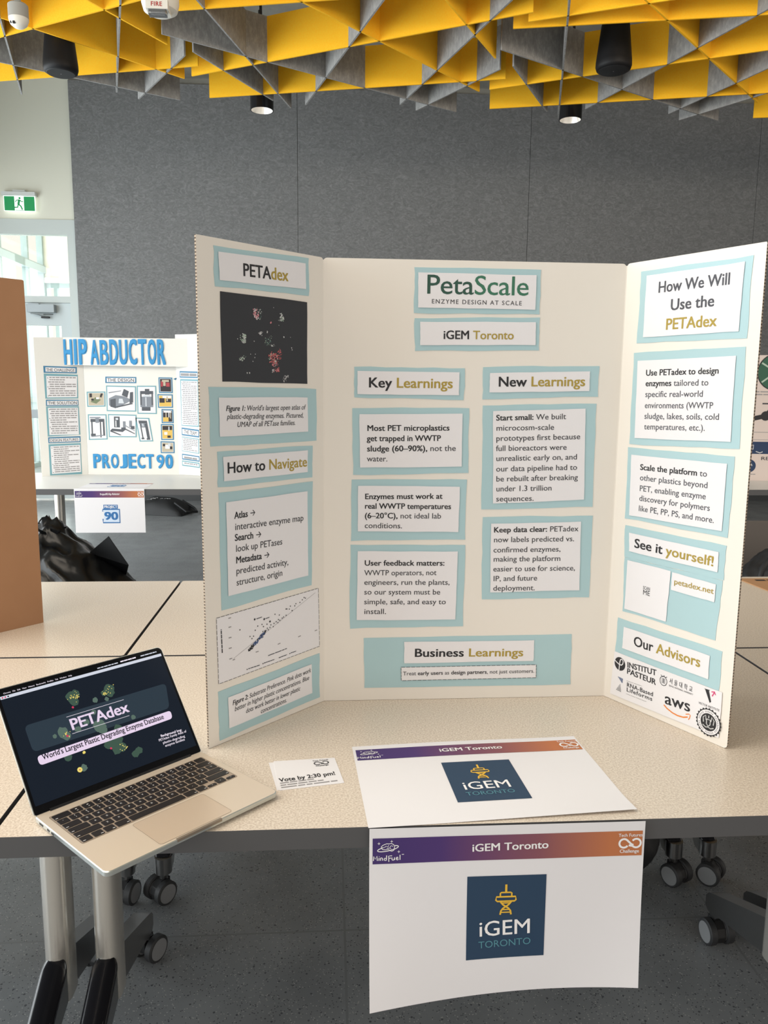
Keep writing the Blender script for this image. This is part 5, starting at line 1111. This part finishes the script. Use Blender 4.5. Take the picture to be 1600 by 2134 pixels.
hcard(FHR, [(0.0367, 0.3538), (0.1963, 0.3409), (0.1954, 0.2846), (0.0368, 0.2969)], [(0.0430, 0.3433), (0.1903, 0.3309), (0.1900, 0.2950), (0.0439, 0.3060)], mBlueFrame, title('THE TEAM', (0.0574, 0.3100), (0.1740, 0.2997), 0.028))
q = [(0.0398, 0.2810), (0.1883, 0.2685), (0.1873, 0.1711), (0.0371, 0.1826)]
hcard(FHR, [(0.0365, 0.2869), (0.1942, 0.2740), (0.1937, 0.1643), (0.0325, 0.1788)], q, mAqua, texts(q, 7, 5))
hcard(FHR, [(0.0340, 0.1592), (0.1940, 0.1466), (0.1940, 0.1057), (0.0333, 0.1160)], [(0.0404, 0.1505), (0.1885, 0.1392), (0.1890, 0.1144), (0.0403, 0.1246)], mBlueFrame, lambda m, z: scribble(m, (0.0529, 0.1259), (0.1724, 0.1171), 0.014, z, mInkL, 6, 2))
hcard(FHR, [(0.0321, 0.1088), (0.1915, 0.0985), (0.1946, 0.0594), (0.0316, 0.0692)], [(0.0385, 0.1001), (0.1855, 0.0900), (0.1883, 0.0680), (0.0386, 0.0778)], mAqua, lambda m, z: scribble(m, (0.0515, 0.0863), (0.1755, 0.0781), 0.008, z, mInkL, 7, 4))

# its two logo sheets
def p90_logo(parent, f):
    m = MB(); z = 0.0006; cx_ = SW_ * 0.515
    m.poly([(cx_ - 0.046, 0.152), (cx_ + 0.042, 0.152), (cx_ + 0.042, 0.178), (cx_ - 0.046, 0.178)], mBlueLogo, z)
    m.poly([(cx_ - 0.044, 0.067), (cx_ + 0.048, 0.067), (cx_ + 0.048, 0.145), (cx_ - 0.044, 0.145)], mPaleBlue, z)
    m.stroke([(cx_ - 0.051, 0.135), (cx_ - 0.051, 0.148), (cx_ + 0.052, 0.148), (cx_ + 0.052, 0.064), (cx_ - 0.051, 0.064), (cx_ - 0.051, 0.088)], 0.008, mBlueLogo, z + 0.0002)
    line(m, [('PROJECT', 0.02, mWhiteInk)], (cx_ - 0.042, 0.157), (cx_ + 0.039, 0.157), 0.0165, z + 0.0004); line(m, [('90', 0.04, mBlueLogo)], (cx_ - 0.042, 0.083), (cx_ + 0.042, 0.083), 0.048, z + 0.0004)
    deform(m, f); m.build('logo_square', parent)
hp = thing('logo_sheet', 'white sheet with a blue square logo hanging from the back left table edge', 'paper sheet', frame((-1.628, 5.211, 0.745), (1, 0, 0)) @ Matrix.Scale(1.03, 4) @ T(0, -SH_, 0))
sheet_parts(hp, lambda x, y: 0.003, 'Project90 Hip Abductor', p90_logo)
hp2 = thing('logo_sheet', 'white sheet with a blue square logo lying flat on the back left table', 'paper sheet', T(-1.62, 5.262, 0.7405))
sheet_parts(hp2, lambda x, y: 0.0, 'Project90 Hip Abductor', p90_logo)

# black rubbish bag slumped on the floor
def bag(name, label, cat, loc, rx, ry, h, seed, mt, spread, crease):
    bm = bmesh.new(); bmesh.ops.create_icosphere(bm, subdivisions=5, radius=1.0)
    for v in bm.verts:
        p = v.co.copy(); n = p.normalized()
        s = 1 + 0.16 * noise.noise(n * 1.6 + Vector((seed, 0, 0)))
        rid = 1 - abs(noise.noise(n * 3.2 + Vector((0, seed, 3)))) * 2
        rid2 = 1 - abs(noise.noise(n * 7.5 + Vector((4, seed, 0)))) * 2
        s += crease * (rid * 0.7 + rid2 * 0.35)
        t = (p.z + 1) / 2
        w = 1.15 - 0.55 * t ** 1.5
        z = h * t + 0.05 * h * rid * t
        if t > 0.93: z += 0.1 * h * (t - 0.93) / 0.07 * (0.5 + rid)
        sk = spread * (1 - t)
        v.co = Vector((p.x * rx * s * w + sk * rx, p.y * ry * s * w, max(z - 0.02 * h, 0.0)))
    me = bpy.data.meshes.new(name); bm.to_mesh(me); bm.free(); me.materials.append(mt)
    for p in me.polygons: p.use_smooth = True
    t = thing(name, label, cat, T(*loc)); o = bpy.data.objects.new('bag_body', me); COL.objects.link(o); o.parent = t
    return t
rb = bag('rubbish_bag', 'crumpled shiny black plastic bag slumped on the floor below the back left table', 'bag', (-1.52, 4.42, 0), 0.36, 0.34, 0.60, 2.0, mBagBlack, 0.45, 0.075)
g = random.Random(4)
m = MB()
for k in range(7):
    a = k * 0.9; r = 0.05 + 0.05 * g.random()
    m.add([(0.02 * math.cos(a), 0.02 * math.sin(a), 0.555), (r * math.cos(a - 0.35), r * math.sin(a - 0.35), 0.63 + 0.05 * g.random()), (1.5 * r * math.cos(a), 1.5 * r * math.sin(a), 0.61 + 0.06 * g.random()), (r * math.cos(a + 0.35), r * math.sin(a + 0.35), 0.62)], [[0, 1, 2], [0, 2, 3]], mBagBlack)
m.build('bag_neck', rb); m = MB(); m.add([(0.22, -0.05, 0.50), (0.34, -0.1, 0.60), (0.44, -0.1, 0.44), (0.40, 0.0, 0.36)], [[0, 1, 2, 3]], mBagBlack)
kn = m.build('bag_flap', rb); sd = kn.modifiers.new('s', 'SOLIDIFY'); sd.thickness = 0.004
# black tote lying by the wall
tb = thing('tote_bag', 'flat black tote bag with white marks lying on the floor behind the back left table', 'bag', T(-1.85, 8.95, 0) @ RZ(-0.25))
m = MB(); n = 24
def tz(u, v): return 0.18 * (math.sin(math.pi * min(1, max(0, u))) ** 0.5) * (math.sin(math.pi * v) ** 0.5) * (1 + 0.25 * noise.noise(Vector((u * 4, v * 4, 2)))) 
vs = [(-0.30 + 0.62 * i / n, -0.2 + 0.4 * j / n, tz(i / n, j / n) + 0.002) for j in range(n + 1) for i in range(n + 1)]
m.add(vs, [[j * (n + 1) + i, j * (n + 1) + i + 1, (j + 1) * (n + 1) + i + 1, (j + 1) * (n + 1) + i] for j in range(n) for i in range(n)], mCloth)
m.add([(v[0], v[1], 0.0) for v in vs], [[(j + 1) * (n + 1) + i, (j + 1) * (n + 1) + i + 1, j * (n + 1) + i + 1, j * (n + 1) + i] for j in range(n) for i in range(n)], mCloth)
m.build('bag_body', tb, smooth=60)
m = MB()
for k, (u, v, w) in enumerate(((0.32, 0.3, 0.05), (0.36, 0.36, 0.03), (0.40, 0.28, 0.05), (0.44, 0.34, 0.03), (0.55, 0.3, 0.02), (0.64, 0.3, 0.04), (0.67, 0.36, 0.03))):
    x, y = -0.30 + 0.62 * u, -0.2 + 0.4 * v; zz = tz(u, v) + 0.012; m.stroke([(x - w / 2, y - 0.02), (x, y + 0.02), (x + w / 2, y - 0.01)], 0.011, mWhiteInk, zz)
m.build('white_print', tb)
m = MB(); m.tube([(0.2, -0.1, 0.13), (0.36, -0.16, 0.05), (0.42, -0.02, 0.03), (0.34, 0.1, 0.05), (0.2, 0.1, 0.13)], 0.014, mCloth); m.build('strap', tb, smooth=60)

# the far stand at the right edge
fb = thing('poster_board', 'white poster board with a green round picture and blue banners on the far right table', 'poster board', T(3.45, 5.7, 0.7405) @ RZ(-0.12))
m = MB(); m.slab([(-0.55, 0), (0.55, 0), (0.55, 0.92), (-0.55, 0.92)], -0.004, 0.0, mat('poster_white', (214, 200, 194), 0.75)); pb = m.build('panel', fb, RX(math.radians(90)))
m = MB(); z = 0.001
c = (-0.19, 0.80); m.disc(c, 0.135, 0.135, mInk, z, 40); m.disc(c, 0.128, 0.128, mat('poster_green', (48, 92, 74), 0.7), z + 0.0004, 40)
for a in (0.4, 1.5, 2.6, 3.8, 5.2): m.stroke([c, (c[0] + 0.124 * math.cos(a), c[1] + 0.124 * math.sin(a))], 0.012, mPaleG, z + 0.0008)
m.poly([(-0.5, 0.20), (0.5, 0.20), (0.5, 0.29), (-0.5, 0.29)], mat('poster_blue', (36, 58, 92), 0.7), z)
m.stroke([(-0.375, 0.40), (-0.33, 0.46), (-0.24, 0.48), (-0.2, 0.54), (-0.08, 0.50)], 0.035, mInk, z); m.disc((-0.375, 0.53), 0.03, 0.03, mInk, z, 16); m.disc((-0.24, 0.48), 0.035, 0.035, mInk, z + 0.0003, 16)
m.stroke([(-0.5, 0.36), (0.5, 0.36)], 0.004, mInkL, z); m.stroke([(-0.5, 0.305), (0.5, 0.305)], 0.003, mInkL, z)
c = (-0.33, 0.11); m.disc(c, 0.048, 0.048, mat('poster_blue', (36, 58, 92)), z, 28); m.stroke([(c[0] + 0.02 * math.cos(t * 0.6), c[1] + 0.02 * math.sin(t * 0.6)) for t in range(9)], 0.006, mPaleW, z + 0.0004); m.disc(c, 0.009, 0.009, mPaleW, z + 0.0004, 8)
m.stroke([(-0.345, 0.265), (-0.345, 0.235), (-0.31, 0.235), (-0.31, 0.265)], 0.006, mPaleW, z + 0.0005, True); m.stroke([(-0.34, 0.215), (-0.32, 0.21)], 0.006, mPaleW, z + 0.0005); m.stroke([(-0.29, 0.218), (-0.26, 0.208), (-0.24, 0.216)], 0.006, mPaleW, z + 0.0005)
line(m, [('REC', 0.012, mInkG)], (-0.25, 0.155), (-0.15, 0.155), 0.024, z)
scribble(m, (-0.36, 0.652), (-0.1, 0.652), 0.008, z, mInkL, 3, 3); scribble(m, (-0.33, 0.632), (-0.1, 0.632), 0.008, z, mInkL, 4, 3); scribble(m, (-0.37, 0.045), (-0.28, 0.045), 0.006, z, mInkL, 5, 3); scribble(m, (-0.27, 0.565), (-0.1, 0.565), 0.01, z, mInkG, 6, 2)
m.build('poster_print', fb, RX(math.radians(90)))

# chair with a black backpack behind the second row, at the right edge
ch = thing('side_chair', 'dark chair behind the second-row table at the right edge, holding a backpack', 'chair', T(2.0, 3.35, 0))
m = MB(); m.box(-0.23, 0.23, -0.22, 0.22, 0.43, 0.47, mCloth); m.build('seat', ch, bevel=0.015)
for sx in (-0.2, 0.2):
    for sy in (-0.19, 0.19): m = MB(); m.cone((sx, sy, 0), (sx * 0.95, sy * 0.95, 0.43), 0.011, 0.013, mChromeDull, 10); m.build('leg', ch)
m = MB(); m.box(-0.22, 0.22, 0.2, 0.23, 0.5, 0.80, mat('chair_mesh', (96, 90, 86), 0.8)); m.build('backrest', ch, bevel=0.012)
for sx in (-0.2, 0.2): m = MB(); m.box(sx - 0.012, sx + 0.012, 0.2, 0.224, 0.44, 0.55, mChromeDull); m.build('back_post', ch)
bp = bag('backpack', 'black backpack resting on the chair behind the second-row table at the right edge', 'backpack', (2.0, 3.3, 0.471), 0.2, 0.15, 0.27, 5.0, mCloth, 0.0, 0.03)
m = MB(); m.tube([(-0.17, -0.13, 0.08), (-0.22, -0.17, 0.12), (-0.2, -0.16, 0.2), (-0.12, -0.1, 0.25)], 0.012, mCloth); m.build('strap', bp, smooth=60)
# dark bag under the tables
bag('shoulder_bag', 'black bag standing on the floor under the table, behind the hanging logo sheet', 'bag', (0.80, 2.10, 0), 0.15, 0.11, 0.36, 9.0, mCloth, 0.0, 0.04)
